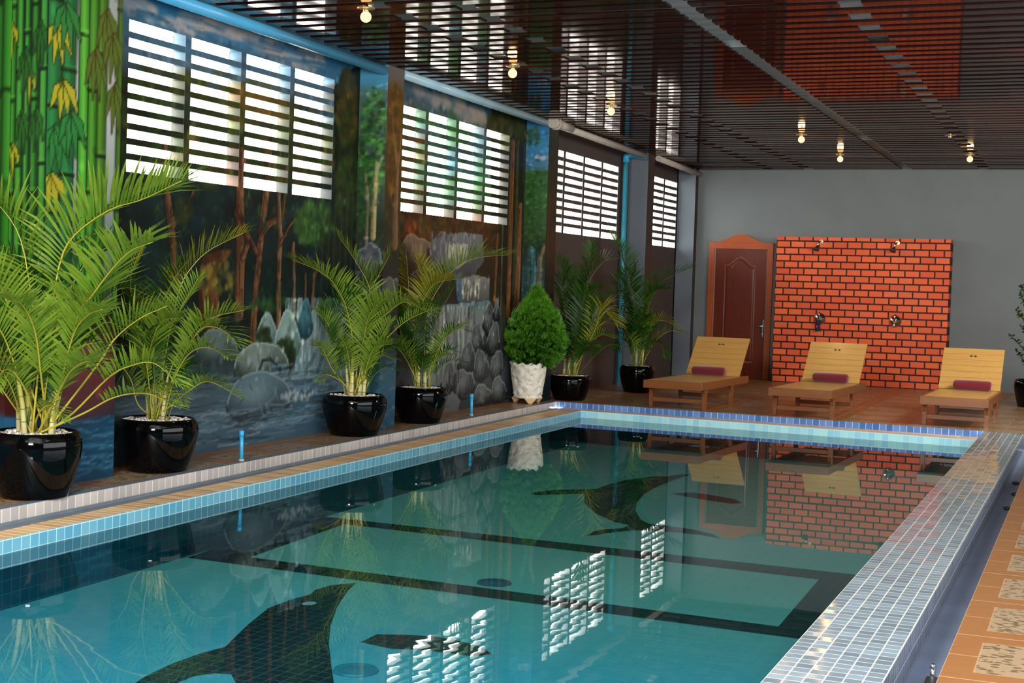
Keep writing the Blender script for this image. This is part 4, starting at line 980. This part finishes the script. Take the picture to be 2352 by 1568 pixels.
FR=[[([(0.165, -15.17, 0.383),(0.217, -15.17, 0.77),(0.235, -15.17, 1.042),(0.297, -15.17, 1.36),(0.411, -15.17, 1.508),(0.63, -15.17, 1.634),(0.829, -15.17, 1.686),(1.091, -15.17, 1.791)], 0.4, 0.1, 0.42, 0),([(0.258, -15.17, 0.377),(0.407, -15.253, 0.782),(0.557, -15.337, 1.054),(0.708, -15.42, 1.152),(0.897, -15.503, 1.295),(1.082, -15.587, 1.398),(1.279, -15.67, 1.443)], 0.36, -0.1, 0.4, 0),([(0.103, -15.17, 0.379),(0.198, -15.222, 0.844),(0.191, -15.274, 1.089),(0.145, -15.326, 1.446),(0.041, -15.378, 1.63),(-0.098, -15.43, 1.732)], 0.36, 0.2, 0.4, 0),([(0.103, -15.17, 0.379),(0.134, -15.25, 0.695),(0.137, -15.33, 0.917),(0.136, -15.41, 1.087),(0.12, -15.49, 1.23),(0.04, -15.57, 1.321)], 0.3, 0, 0.4, 0),([(0.119, -15.17, 0.38),(0.145, -15.295, 0.6),(0.157, -15.42, 0.848),(0.175, -15.545, 0.982),(0.139, -15.67, 1.041)], 0.28, 0, 0.35, 0),([(0.318, -15.17, 0.381),(0.536, -15.145, 0.76),(0.631, -15.12, 0.91),(0.779, -15.095, 1.032),(0.948, -15.07, 1.111)], 0.26, 0, 0.45, 0),([(0.288, -15.17, 0.379),(0.433, -15.21, 0.494),(0.699, -15.25, 0.708),(0.875, -15.29, 0.783),(1.056, -15.33, 0.808),(1.237, -15.37, 0.713)], 0.2, 0, 0.5, 0),([(0.276, -15.17, 0.353),(0.487, -15.195, 0.492),(0.722, -15.22, 0.6),(0.956, -15.245, 0.634),(1.161, -15.27, 0.575)], 0.16, 0, 0.5, 0),([(0.288, -15.17, 0.391),(0.435, -15.32, 0.666),(0.634, -15.47, 0.941),(0.842, -15.62, 1.055),(1.055, -15.77, 1.097)], 0.26, 0, 0.4, 0),([(0.128, -15.17, 0.368),(0.248, -15.27, 0.487),(0.421, -15.37, 0.548),(0.593, -15.47, 0.476)], 0.1, 0, 0.4, 0),([(0.072, -15.17, 0.376),(0.063, -15.27, 0.519),(0.026, -15.37, 0.646),(-0.038, -15.47, 0.696)], 0.24, 0, 0.4, 0),([(0.196, -15.17, 0.385),(0.199, -15.095, 0.841),(0.207, -15.02, 1.115),(0.295, -14.945, 1.344),(0.418, -14.87, 1.45)], 0.3, 0.6, 0.4, 1),([(0.181, -15.17, 0.384),(0.177, -15.215, 0.843),(0.13, -15.26, 1.209),(0.044, -15.305, 1.328),(-0.07, -15.35, 1.349)], 0.3, 0, 0.4, 1),([(0.227, -15.17, 0.387),(0.3, -15.12, 0.698),(0.451, -15.07, 0.95),(0.516, -15.02, 1.002),(0.599, -14.97, 0.955)], 0.26, 0, 0.4, 1),([(0.134, -15.17, 0.381),(0.197, -15.32, 0.604),(0.219, -15.47, 0.733),(0.278, -15.62, 0.719),(0.356, -15.77, 0.638)], 0.2, 0, 0.4, 0),([(0.242, -15.17, 0.388),(0.463, -15.37, 0.622),(0.711, -15.57, 0.763),(0.981, -15.77, 0.829),(1.207, -15.97, 0.805)], 0.2, 0, 0.3, 0),([(0.165, -15.17, 0.383),(0.364, -15.395, 0.69),(0.505, -15.62, 0.962),(0.611, -15.845, 1.104),(0.725, -16.07, 1.129)], 0.24, 0, 0.35, 0)], [([(0.013, -13.89, 0.356),(0.035, -13.84, 0.597),(0.052, -13.79, 0.915),(0.091, -13.74, 1.201),(0.155, -13.69, 1.35),(0.258, -13.64, 1.461),(0.475, -13.59, 1.573)], 0.26, 0, 0.35, 2),([(0.037, -13.89, 0.357),(0.208, -13.95, 0.64),(0.408, -14.01, 0.909),(0.546, -14.07, 0.965),(0.698, -14.13, 0.945),(0.834, -14.19, 0.871)], 0.22, 0, 0.45, 0),([(0.023, -13.89, 0.356),(0.147, -13.89, 0.691),(0.309, -13.89, 0.925),(0.455, -13.89, 1.02),(0.689, -13.89, 1.073)], 0.2, 0, 0.5, 0),([(0.003, -13.89, 0.355),(-0.047, -13.905, 0.71),(-0.131, -13.92, 1.021),(-0.16, -13.935, 1.248),(-0.084, -13.95, 1.42)], 0.24, 0, 0.35, 2),([(0.054, -13.89, 0.35),(0.206, -13.94, 0.456),(0.355, -13.99, 0.547),(0.535, -14.04, 0.617),(0.795, -14.09, 0.537)], 0.13, 0, 0.45, 0),([(0.037, -13.89, 0.357),(0.219, -13.965, 0.613),(0.383, -14.04, 0.786),(0.58, -14.115, 0.836),(0.79, -14.19, 0.776)], 0.2, 0, 0.4, 0),([(-0.032, -13.89, 0.353),(-0.05, -13.97, 0.428),(-0.056, -14.05, 0.602),(-0.1, -14.13, 0.694),(-0.155, -14.21, 0.633)], 0.16, 0, 0.4, 0),([(0.003, -13.89, 0.355),(-0.01, -13.865, 0.797),(0.032, -13.84, 1.084),(0.095, -13.815, 1.257),(0.176, -13.79, 1.374)], 0.26, 0, 0.4, 1),([(-0.014, -13.89, 0.354),(-0.034, -13.95, 0.798),(-0.096, -14.01, 0.966),(-0.154, -14.07, 1.021)], 0.24, 0, 0.3, 1),([(-0.004, -13.89, 0.354),(0.081, -13.915, 0.66),(0.127, -13.94, 0.861),(0.273, -13.965, 1.092),(0.401, -13.99, 1.263)], 0.22, 0, 0.5, 0),([(0.003, -13.89, 0.355),(0.054, -14.015, 0.607),(0.157, -14.14, 0.812),(0.325, -14.265, 0.986),(0.542, -14.39, 1.022)], 0.22, 0, 0.3, 0),([(0.003, -13.89, 0.355),(-0.021, -13.957, 0.515),(-0.112, -14.023, 0.655),(-0.16, -14.09, 0.514)], 0.16, 0, 0.4, 1),([(0.003, -13.89, 0.355),(0.204, -14.057, 0.533),(0.404, -14.223, 0.581),(0.588, -14.39, 0.494)], 0.14, 0, 0.35, 0),([(0.01, -13.89, 0.355),(0.024, -13.93, 0.658),(-0.09, -13.97, 0.909),(-0.17, -14.01, 1.19),(-0.11, -14.05, 1.36)], 0.24, 0, 0.3, 1)], [([(-0.022, -11.13, 0.337),(0.052, -11.33, 0.956),(0.025, -11.53, 1.234),(-0.02, -11.73, 1.351),(-0.138, -11.93, 1.429)], 0.26, 0, 0.35, 0),([(0.011, -11.13, 0.339),(0.08, -11.18, 0.941),(0.18, -11.23, 1.193),(0.078, -11.28, 1.424),(-0.084, -11.33, 1.658)], 0.2, 0, 0.4, 0),([(0.04, -11.13, 0.341),(0.178, -11.205, 0.845),(0.394, -11.28, 1.047),(0.582, -11.355, 1.124),(0.84, -11.43, 1.036)], 0.24, 0, 0.35, 0),([(0.072, -11.13, 0.343),(0.214, -11.105, 0.718),(0.396, -11.08, 0.931),(0.579, -11.055, 1.038),(0.728, -11.03, 1.079)], 0.12, 0, 0.6, 0),([(-0.071, -11.13, 0.334),(-0.114, -11.243, 0.704),(-0.135, -11.357, 0.924),(-0.167, -11.47, 1.013)], 0.2, 0, 0.35, 0),([(-0.059, -11.13, 0.335),(-0.119, -11.277, 0.538),(-0.144, -11.423, 0.722),(-0.141, -11.57, 0.744)], 0.16, 0, 0.4, 0),([(-0.001, -11.13, 0.338),(0.011, -11.063, 1.032),(0.111, -10.997, 1.294),(0.196, -10.93, 1.509)], 0.26, 0, 0.4, 0),([(0.072, -11.13, 0.343),(0.2, -11.197, 0.624),(0.32, -11.263, 0.842),(0.429, -11.33, 0.974)], 0.16, 0, 0.4, 0),([(-0.009, -11.13, 0.338),(0.067, -11.263, 0.87),(0.071, -11.397, 1.121),(-0.02, -11.53, 1.258)], 0.26, 0, 0.35, 1),([(0.015, -11.13, 0.339),(0.149, -11.263, 0.802),(0.273, -11.397, 1.022),(0.494, -11.53, 1.169)], 0.26, 0, 0.35, 0),([(-0.03, -11.13, 0.337),(-0.091, -11.157, 0.789),(-0.165, -11.183, 1.004),(-0.073, -11.21, 1.152)], 0.24, 0, 0.35, 1),([(0.023, -11.13, 0.34),(0.177, -11.263, 0.553),(0.321, -11.397, 0.742),(0.545, -11.53, 0.791)], 0.18, 0, 0.35, 0),([(-0.05, -11.13, 0.336),(-0.08, -11.237, 0.539),(-0.153, -11.343, 0.863),(-0.12, -11.45, 1.079)], 0.2, 0, 0.3, 1),([(-0.05, -11.13, 0.336),(-0.102, -11.23, 0.465),(-0.17, -11.33, 0.502),(-0.152, -11.43, 0.454)], 0.14, 0, 0.35, 0)], [([(-0.073, -9.81, 0.334),(0.006, -9.785, 0.955),(0.167, -9.76, 1.316),(0.415, -9.735, 1.509),(0.772, -9.71, 1.561)], 0.3, 0, 0.4, 0),([(-0.041, -9.81, 0.336),(0.182, -9.843, 0.72),(0.273, -9.877, 0.812),(0.474, -9.91, 0.927)], 0.16, 0, 0.3, 0),([(-0.09, -9.81, 0.333),(-0.129, -9.83, 0.878),(-0.149, -9.85, 1.233),(-0.182, -9.87, 1.591)], 0.24, 0, 0.45, 2),([(-0.139, -9.81, 0.331),(-0.154, -9.897, 0.734),(-0.179, -9.983, 0.918),(-0.184, -10.07, 1.076)], 0.22, 0, 0.35, 1),([(-0.068, -9.81, 0.335),(-0.013, -9.877, 1.003),(0.141, -9.943, 1.265),(0.407, -10.01, 1.33)], 0.26, 0, 0.4, 2),([(-0.01, -9.81, 0.338),(0.07, -9.777, 0.769),(0.138, -9.743, 1.032),(0.251, -9.71, 1.271)], 0.22, 0, 0.35, 1),([(-0.09, -9.81, 0.333),(-0.055, -9.91, 0.763),(0.073, -10.01, 1.007),(0.247, -10.11, 1.091)], 0.22, 0, 0.3, 1),([(-0.113, -9.81, 0.332),(-0.185, -9.777, 0.674),(-0.164, -9.743, 0.916),(-0.119, -9.71, 1.079)], 0.22, 0, 0.3, 1),([(-0.024, -9.81, 0.337),(0.112, -9.877, 0.531),(0.228, -9.943, 0.618),(0.408, -10.01, 0.649)], 0.14, 0, 0.3, 0),([(-0.09, -9.81, 0.333),(-0.103, -9.777, 0.919),(-0.041, -9.743, 1.242),(-0.133, -9.71, 1.522)], 0.24, 0, 0.45, 2),([(-0.09, -9.81, 0.333),(-0.109, -9.97, 0.603),(-0.165, -10.13, 0.724),(-0.169, -10.29, 0.689)], 0.16, 0, 0.3, 0)], [([(0.264, -6.27, 0.292),(0.246, -6.203, 1.022),(0.306, -6.137, 1.482),(0.304, -6.07, 1.788)], 0.26, 0, 0.4, 1),([(0.296, -6.27, 0.294),(0.391, -6.303, 0.726),(0.605, -6.337, 1.153),(0.862, -6.37, 1.268)], 0.28, 0, 0.35, 0),([(0.327, -6.27, 0.296),(0.485, -6.403, 0.806),(0.613, -6.537, 1.08),(0.831, -6.67, 0.896)], 0.26, 0, 0.35, 2),([(0.327, -6.27, 0.296),(0.492, -6.303, 0.548),(0.674, -6.337, 0.661),(0.922, -6.37, 0.614)], 0.16, 0, 0.35, 0),([(0.233, -6.27, 0.291),(0.21, -6.337, 0.719),(0.17, -6.403, 1.02),(0.087, -6.47, 0.963)], 0.26, 0, 0.3, 0),([(0.249, -6.27, 0.292),(0.18, -6.203, 1.094),(0.05, -6.137, 1.395),(-0.101, -6.07, 1.625)], 0.28, 0, 0.35, 1),([(0.28, -6.27, 0.293),(0.272, -6.203, 1.172),(0.445, -6.137, 1.56),(0.671, -6.07, 1.652)], 0.3, 0, 0.35, 1),([(0.264, -6.27, 0.292),(0.3, -6.403, 0.896),(0.414, -6.537, 1.194),(0.609, -6.67, 1.296)], 0.26, 0, 0.3, 1),([(0.249, -6.27, 0.292),(0.167, -6.303, 0.691),(0.067, -6.337, 0.887),(0.03, -6.37, 0.786)], 0.22, 0, 0.3, 1),([(0.264, -6.27, 0.292),(0.348, -6.37, 0.701),(0.479, -6.47, 0.904),(0.451, -6.57, 1.195)], 0.24, 0, 0.3, 1),([(0.233, -6.27, 0.291),(0.059, -6.17, 0.884),(-0.045, -6.07, 1.283),(0.018, -5.97, 1.489)], 0.26, 0, 0.3, 1)], [([(0.403, -4.41, 0.358),(0.488, -4.377, 1.023),(0.641, -4.343, 1.378),(1.0, -4.31, 1.573)], 0.32, 0, 0.35, 1),([(0.369, -4.41, 0.356),(0.294, -4.377, 1.181),(0.127, -4.343, 1.682),(-0.039, -4.31, 1.967)], 0.3, 0, 0.35, 1),([(0.42, -4.41, 0.359),(0.549, -4.443, 0.83),(0.748, -4.477, 0.909),(0.95, -4.51, 0.809)], 0.22, 0, 0.35, 2),([(0.438, -4.41, 0.36),(0.578, -4.51, 0.593),(0.747, -4.61, 0.625),(0.842, -4.71, 0.482)], 0.18, 0, 0.3, 0),([(0.352, -4.41, 0.355),(0.266, -4.477, 0.764),(0.17, -4.543, 1.012),(0.035, -4.61, 1.084)], 0.24, 0, 0.35, 0),([(0.403, -4.41, 0.358),(0.461, -4.51, 1.023),(0.639, -4.61, 1.266),(0.844, -4.71, 1.298)], 0.3, 0, 0.3, 1),([(0.381, -4.41, 0.357),(0.308, -4.31, 0.873),(0.185, -4.21, 1.311),(0.231, -4.11, 1.591)], 0.28, 0, 0.3, 1),([(0.369, -4.41, 0.356),(0.267, -4.477, 0.6),(0.2, -4.543, 0.653),(0.186, -4.61, 0.545)], 0.2, 0, 0.3, 1),([(0.403, -4.41, 0.358),(0.462, -4.577, 0.774),(0.591, -4.743, 0.943),(0.725, -4.91, 0.896)], 0.24, 0, 0.3, 1),([(0.392, -4.41, 0.357),(0.303, -4.443, 0.875),(0.126, -4.477, 1.306),(0.215, -4.51, 1.526)], 0.28, 0, 0.3, 1)]]
def bowl(prof_r,h,parent,mat):
    m=MB(); r=prof_r
    P=[(0,.0),(r*.70,0),(r*.74,.01),(r*.81,h*.18),(r*.90,h*.4),(r*.97,h*.6),(r,h*.76),(r*.99,h*.86),(r*.955,h*.94),(r*.91,h*.985),(r*.875,h),(r*.84,h*.985),(r*.84,h*.93),(r*.86,h*.9)]
    m.lathe(P,64); return m.build('pot',mat,parent)
PALM=[ # x,y,r,h, clamp, canes, label
 (.155,-15.185,.257,.375,-.25,[((-.06,.0),.032,.38,(-.02,-.02)),((.05,.04),.034,.42,(.10,.06)),((.0,-.09),.014,.5,(-.02,-.1)),((-.12,.0),.012,.5,(-.1,0)),((.12,-.02),.014,.3,(.1,0))],'potted areca palm in black glazed bowl at the near left, tallest of the palms'),
 (.035,-13.88,.268,.345,-.25,[((-.03,0),.02,.4,(0,0)),((.02,.0),.014,.4,(.02,0)),((-.09,.03),.012,.3,(-.08,0)),((.06,-.03),.012,.3,(.06,0))],'potted areca palm in black bowl just behind the bamboo painted pilaster, under the first window'),
 (.01,-11.13,.27,.34,-.25,[((-.03,0),.02,.3,(0,0)),((.05,.0),.022,.28,(.03,0)),((-.08,.03),.014,.3,(-.06,0)),((.1,-.03),.012,.3,(.06,0)),((.01,-.08),.018,.35,(.01,0))],'potted areca palm in black bowl standing before the second painted pilaster'),
 (-.02,-9.80,.245,.33,-.25,[((-.03,0),.016,.35,(0,0)),((.04,.0),.014,.3,(.02,0)),((.0,.06),.012,.3,(0,0))],'potted areca palm in black bowl right behind the second painted pilaster, before the painted waterfall'),
 (.15,-6.22,.243,.285,-.25,[((-.02,0),.02,.3,(0,0)),((.04,.02),.02,.3,(.05,0)),((-.07,0),.02,.25,(-.03,0))],'potted areca palm in black bowl just behind the white planter with the cypress'),
 (.39,-4.40,.222,.335,-.25,[((-.02,0),.016,.3,(0,0)),((.05,.02),.014,.3,(.05,0))],'potted areca palm in black bowl beside the blue downpipe, farthest along the left wall'),
]
for i,(x,y,r_,h,cl,canes,lb) in enumerate(PALM):
    e=empty('potted_palm',(x,y,0)); tag(e,lb,'potted palm','areca palms in black glazed bowls')
    bowl(r_,h,e,M['black_pot'])
    g=MB(); rr=random.Random(i)
    g.lathe([(r_*.85,h*.93),(r_*.6,h*.945),(.0,h*.95)],40)
    for q in range(150):
        a=rr.uniform(0,2*PI); d_=r_*.8*math.sqrt(rr.random()); g.sphere((d_*math.cos(a),d_*math.sin(a),h*.95+.004),rr.uniform(.009,.016),6,4,(1,1,.7))
    g.build('pebbles',M['pebble'],e)
    for (bx,by),cr_,ch,(tx,ty) in canes:
        c=MB(); c.tube([(bx,by,h*.9),(bx*.9+tx*.25,by+ty*.2,h+ch*.3),(bx*.8+tx*.6,by+ty*.6,h+ch*.7),(bx*.7+tx,by+ty,h+ch)],[cr_*1.2,cr_,cr_*.8,cr_*.35],10); c.build('cane',M['cane'],e)
    ori=Vector((x,y,0))
    for j,(P,L,roll,s0,ci) in enumerate(FR[i]):
        P=[Vector(p) for p in P]; base=Vector((x,y,h*.93)); off=P[0]-base
        # root every frond inside its own pot
        ang=j*2.4; rd=r_*.45*math.sqrt((j%5+1)/5); b0=Vector((x+rd*math.cos(ang)*.6+ (P[1].x-P[0].x)*.15,y+rd*math.sin(ang)*.6,h*.92))
        P[0]=b0
        frond(P,L*(1.05),roll,s0,(1 if (i>3 and ci==0) else ci),e,ori,100*i+j,clampx=-.262,thin=1.0 if i==0 else .8 if i==1 else .62)  # far palms swap to the dark leaf, their shade put into the colour
    # young inner fronds that thicken the clump
    rr=random.Random(50+i); sc_=[1.0,.78,.72,.7,.82,.85][i]
    for j in range([9,9,8,8,12,11][i]):
        a=rr.uniform(0,2*PI); l=sc_*rr.uniform(.6,1.0); dx,dy=math.cos(a),math.sin(a)
        if dx<0: dx*=.45
        b0=Vector((x+dx*r_*.3,y+dy*r_*.3,h*.92)); hz=rr.uniform(.55,1.0)
        P=[b0,b0+Vector((dx*.07*l,dy*.07*l,.32*l*hz)),b0+Vector((dx*.2*l,dy*.2*l,.68*l*hz)),b0+Vector((dx*.42*l,dy*.42*l,.92*l*hz)),b0+Vector((dx*.66*l,dy*.66*l,.86*l*hz))]
        frond(P,.22*sc_,rr.uniform(-.3,.3),.32,1 if rr.random()<.75 else 0,e,ori,5000+100*i+j,clampx=-.262,thin=.6)

# ------------------------------------------------------------------ white planter with cypress
e=empty('potted_cypress',(-.06,-7.0,0)); tag(e,'bright green cypress bush clipped to a flame in an ornate white planter','potted bush')
PR,PH=.205,.44
m=MB(); prof=[(0,.055),(.13,.055),(.155,.06),(.16,.075),(.15,.09),(.165,.105),(.162,.12),(.172,.2),(.186,.3),(.198,.4),(.205,.425),(.208,.44),(.195,.445),(.185,.43),(.18,.40)]
def scal(r,z,a,j):
    if j>=10 and j<=13: return r*(1+.02*math.cos(12*a)),z+.011*math.cos(12*a)
    if 6<=j<10: return r*(1+.018*math.sin(5*a+z*20)*math.cos(7*a-z*30)),z
    return r,z
m.lathe(prof,96,fr=scal); m.build('planter',M['planter'],e)
m=MB(); m.lathe([(.185,.405),(.0,.415)],32); m.build('soil',M['soil'],e)
for k in range(3):
    a=-1.0+k*2*PI/3; ft=MB(); c,s_=math.cos(a),math.sin(a)
    ft.hexa([(c*.125-s_*.02,s_*.125+c*.02,0),(c*.155-s_*.02,s_*.155+c*.02,0),(c*.155+s_*.02,s_*.155-c*.02,0),(c*.125+s_*.02,s_*.125-c*.02,0)],[(c*.08-s_*.07,s_*.08+c*.07,.06),(c*.17-s_*.07,s_*.17+c*.07,.062),(c*.17+s_*.07,s_*.17-c*.07,.062),(c*.08+s_*.07,s_*.08-c*.07,.06)])
    ft.build('foot',M['planter_foot'],e,bevel=.008)
m=MB(); m.tube([(0,0,.4),(.02,0,.6),(.03,0,.8)],[.02,.018,.012],8); m.build('trunk',M['trunk'],e)
fo=MB(); cols=[]; rr=random.Random(8)
def egg(t): # radius at height fraction t
    return .355*(math.sin(PI*min(1,(t*.92+.10)))**.8)*(1-.62*t**1.7) if t<1 else 0
Z0,Z1=.40,1.235; cx,cy=.06,.02
fo.lathe([(max(.001,egg(t)*.8),Z0+.04+(Z1-Z0-.1)*t) for t in [i/14 for i in range(15)]],20,c=(cx,cy)); cols+=[.0]*len(fo.v)
for q in range(3000):
    t=rr.random()**.9; a=rr.uniform(0,2*PI); z=Z0+(Z1-Z0)*t; R_=egg(t)*rr.uniform(.78,1.04)
    lump=1+.08*math.sin(3*a+8*t)+.06*math.sin(7*a-13*t); R_*=lump
    p=Vector((cx+R_*math.cos(a),cy+R_*math.sin(a),z)); out=Vector((math.cos(a),math.sin(a),0))
    drp=-.5*max(0,.35-t)*2
    d_=(out*(.75-.3*t)+Vector((0,0,.75+drp+rr.uniform(-.2,.2)))+Vector((rr.uniform(-.25,.25),rr.uniform(-.25,.25),0))).normalized()
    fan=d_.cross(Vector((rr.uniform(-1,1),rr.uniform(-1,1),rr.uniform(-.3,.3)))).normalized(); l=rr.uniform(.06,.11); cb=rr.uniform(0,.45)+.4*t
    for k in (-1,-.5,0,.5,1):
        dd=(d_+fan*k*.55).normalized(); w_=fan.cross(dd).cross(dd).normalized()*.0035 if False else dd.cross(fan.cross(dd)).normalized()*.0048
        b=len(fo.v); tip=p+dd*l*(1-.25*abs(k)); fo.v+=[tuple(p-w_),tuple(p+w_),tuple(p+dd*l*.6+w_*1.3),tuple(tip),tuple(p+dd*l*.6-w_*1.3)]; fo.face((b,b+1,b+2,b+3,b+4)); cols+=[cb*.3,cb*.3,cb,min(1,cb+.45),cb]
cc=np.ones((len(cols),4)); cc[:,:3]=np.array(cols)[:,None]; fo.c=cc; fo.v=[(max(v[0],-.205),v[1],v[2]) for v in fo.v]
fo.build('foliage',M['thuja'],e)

# ------------------------------------------------------------------ shrub at the right edge
e=empty('potted_shrub',(5.0,-3.0,0)); tag(e,'dark leafy shrub in a black pot cut off by the right edge of the view','potted plant')
bowl(.2,.34,e,M['black_pot'])
m=MB(); m.tube([(0,0,.3),(.02,0,.7),(-.02,.02,1.1)],[.02,.016,.01],8)
rr=random.Random(21); lf=MB(); cols=[]
ends=[]
for q in range(16):
    a=q*2.4; z=.48+.062*q; p0=Vector((0,0,z-.12)); p1=Vector((math.cos(a)*rr.uniform(.16,.3),math.sin(a)*rr.uniform(.16,.3),z+rr.uniform(.0,.15))); m.tube([p0,p1],.006,5); ends.append((p0,p1))
for p0,p1 in ends:
    for q in range(44):
        p=p0.lerp(p1,rr.uniform(.4,1.1)); d_=Vector((rr.uniform(-1,1),rr.uniform(-1,1),rr.uniform(-.4,.8))).normalized(); s_=d_.cross(Vector((0,0,1))).normalized()*.016; l=rr.uniform(.05,.08)
        b=len(lf.v); lf.v+=[tuple(p),tuple(p+d_*l*.5+s_),tuple(p+d_*l),tuple(p+d_*l*.5-s_)]; lf.face((b,b+1,b+2,b+3)); cols+=[rr.random()]*4
cc=np.ones((len(cols),4)); cc[:,:3]=np.array(cols)[:,None]; lf.c=cc
m.build('branches',M['trunk'],e); lf.build('foliage',M['leaf1'],e)

# ------------------------------------------------------------------ small pipes by the pool edge
for (x,y),lb in (((.255,-13.16),'short blue pipe standing upright on the left deck edge, nearest to the viewer'),((.115,-8.86),'short blue pipe standing upright on the deck edge before the white planter')):
    e=empty('pipe_stub',(x-.03,y,0.003)); m=MB(); m.tube([(0,0,0),(-.004,0,.20)],.0135,12); m.build('pipe',M['blue_pvc'],e)
    m=MB(); m.tube([(-.003,0,.17),(-.004,0,.212)],.0175,12); m.build('cap',M['blue_pvc'],e)
    m=MB(); m.tube([(0,0,0),(0,0,.012)],.02,12); m.build('collar',M['white_pvc'],e)
    tag(e,lb,'pipe','blue pipe stubs on the left deck')
# fittings in the right gutter
e=empty('gutter_bracket',(5.19,-16.25,ZG)); m=MB(); m.box(-.022,.02,-.16,.1,0,.03); m.build('bar',M['dark_metal'],e,bevel=.006); m=MB(); m.tube([(0,.12,0),(0,.12,.055)],.012,10); m.sphere((0,.12,.06),.014); m.build('bolt',M['chrome'],e)
tag(e,'dull metal bracket lying in the blue gutter beside the right coping','bracket')
m=MB(); m.tube([(0,0,0),(0,0,.05)],.03,20,cap=False); m.tube([(0,0,.05),(0,0,.0)],.024,20,cap=True); o=m.build('pipe_socket',M['dark_metal']); o.location=(5.16,-16.62,ZG); tag(o,'round pipe socket in the right gutter at the bottom of the view','pipe')
for i,(x,y) in enumerate(((5.19,-11.2),(5.2,-10.4),(5.17,-9.7))):
    m=MB(); m.sphere((0,0,0),.03,8,6,(1,1.6,.4)); o=m.build('pebble',M['dark_metal']); o.location=(x,y,ZG+.012); tag(o,['dark pebble lying in the right gutter, nearest of the three','dark pebble lying in the right gutter, middle of the three','dark pebble lying in the right gutter, farthest of the three'][i],'stone','pebbles in the right gutter')

# ------------------------------------------------------------------ ceiling lamps
LM=[(1.01,-12.98,1,'lit ceiling bulb nearest to the viewer, above the first window'),(1.04,-10.40,1,'lit ceiling bulb above the second painted pilaster'),(1.07,-7.83,1,'lit ceiling bulb before the third window'),
(2.46,-5.03,1,'lit ceiling bulb over the far deck, nearer of two in its line'),(2.51,-2.62,1,'lit ceiling bulb over the far deck close to the shower wall top left'),(4.13,-2.56,1,'lit ceiling bulb at the far right above the right end of the brick wall'),
(4.09,-4.81,0,'unlit pale ceiling lamp holder near the far right bulb'),(5.25,-10.35,1,'lit ceiling bulb just outside the right edge glowing on the slats')]
for i,(x,y,on,lb) in enumerate(LM):
    e=empty('ceiling_lamp',(x,y,3.135)); tag(e,lb,'ceiling lamp','bulbs in the slatted ceiling')
    m=MB(); m.tube([(0,0,-.004),(0,0,.03)],.06,20); m.build('ring',M['brass'],e)
    m=MB(); m.tube([(0,0,-.03),(0,0,-.0)],.02,14); m.build('socket',M['brass'],e)
    if on:
        m=MB(); m.sphere((0,0,-.058),.038,16,10,(1,1,1.0)); m.build('bulb',M['bulb'],e)
        ld=bpy.data.lights.new('bulb_light','SPOT'); ld.spot_size=2.6; ld.spot_blend=.6; ld.energy=14; ld.color=(1,.72,.4); ld.shadow_soft_size=.04; lo=bpy.data.objects.new('bulb_light',ld); COL.objects.link(lo); lo.location=(x,y,3.0)
        ld=bpy.data.lights.new('bulb_glow','POINT'); ld.energy=5; ld.color=(1,.55,.18); ld.shadow_soft_size=.04; lo=bpy.data.objects.new('bulb_glow',ld); COL.objects.link(lo); lo.location=(x,y-.02,3.03)

# ------------------------------------------------------------------ lights, world, camera
def area(name,loc,target,sx,sy,en,col=(1,1,1)):
    l=bpy.data.lights.new(name,'AREA'); l.shape='RECTANGLE'; l.size=sx;l.size_y=sy;l.energy=en;l.color=col
    o=bpy.data.objects.new(name,l);COL.objects.link(o);o.location=loc
    o.rotation_euler=(Vector(target)-Vector(loc)).to_track_quat('-Z','Y').to_euler(); return o
area('key_behind_camera',(3.6,-21.5,2.5),(.4,-13,.8),1.3,1.0,600,(1,.97,.92))
area('right_fill',(7.9,-12,1.6),(0,-10,1.2),14,2.2,520,(.95,.98,1))  # added fill light standing before the closed right wall
area('far_fill',(6.8,-7.5,2.9),(3.0,-2,.8),2.5,1.5,280,(1,.96,.9))
area('pool_fill',(2.8,-16.8,3.08),(2.7,-16.0,0),4.0,5,260,(1,.98,.95))  # unseen area light added under the slats to brighten the near pool
W=bpy.data.worlds.new('World'); sc.world=W; W.use_nodes=True; nt=W.node_tree
bg=nt.nodes['Background']; bg.inputs[0].default_value=(1,.99,.93,1); bg.inputs[1].default_value=13.0

f=3296.765; yaw,pitch,roll=.3854,-.0385,.0321
cd=bpy.data.cameras.new('Camera'); cam=bpy.data.objects.new('Camera',cd); COL.objects.link(cam); sc.camera=cam
cd.sensor_width=36; cd.sensor_fit='HORIZONTAL'; cd.lens=f/2352*36; cd.clip_start=.05
cy_,sy_=math.cos(yaw),math.sin(yaw); F=Vector((-sy_*math.cos(pitch),cy_*math.cos(pitch),math.sin(pitch))); Rv=Vector((cy_,sy_,0)); U=Rv.cross(F)
c_,s_=math.cos(roll),math.sin(roll); R2=Rv*c_+U*s_; U2=U*c_-Rv*s_
Mx=Matrix((R2,U2,-F)).transposed().to_4x4(); Mx.translation=Vector((5.69768,-21.70208,1.28)); cam.matrix_world=Mx
sc.view_settings.view_transform='Standard'; sc.view_settings.look='None'; sc.view_settings.exposure=0
try:
    sc.cycles.max_bounces=8; sc.cycles.glossy_bounces=4; sc.cycles.transparent_max_bounces=12; sc.cycles.sample_clamp_indirect=8; sc.cycles.use_denoising=True
except Exception: pass
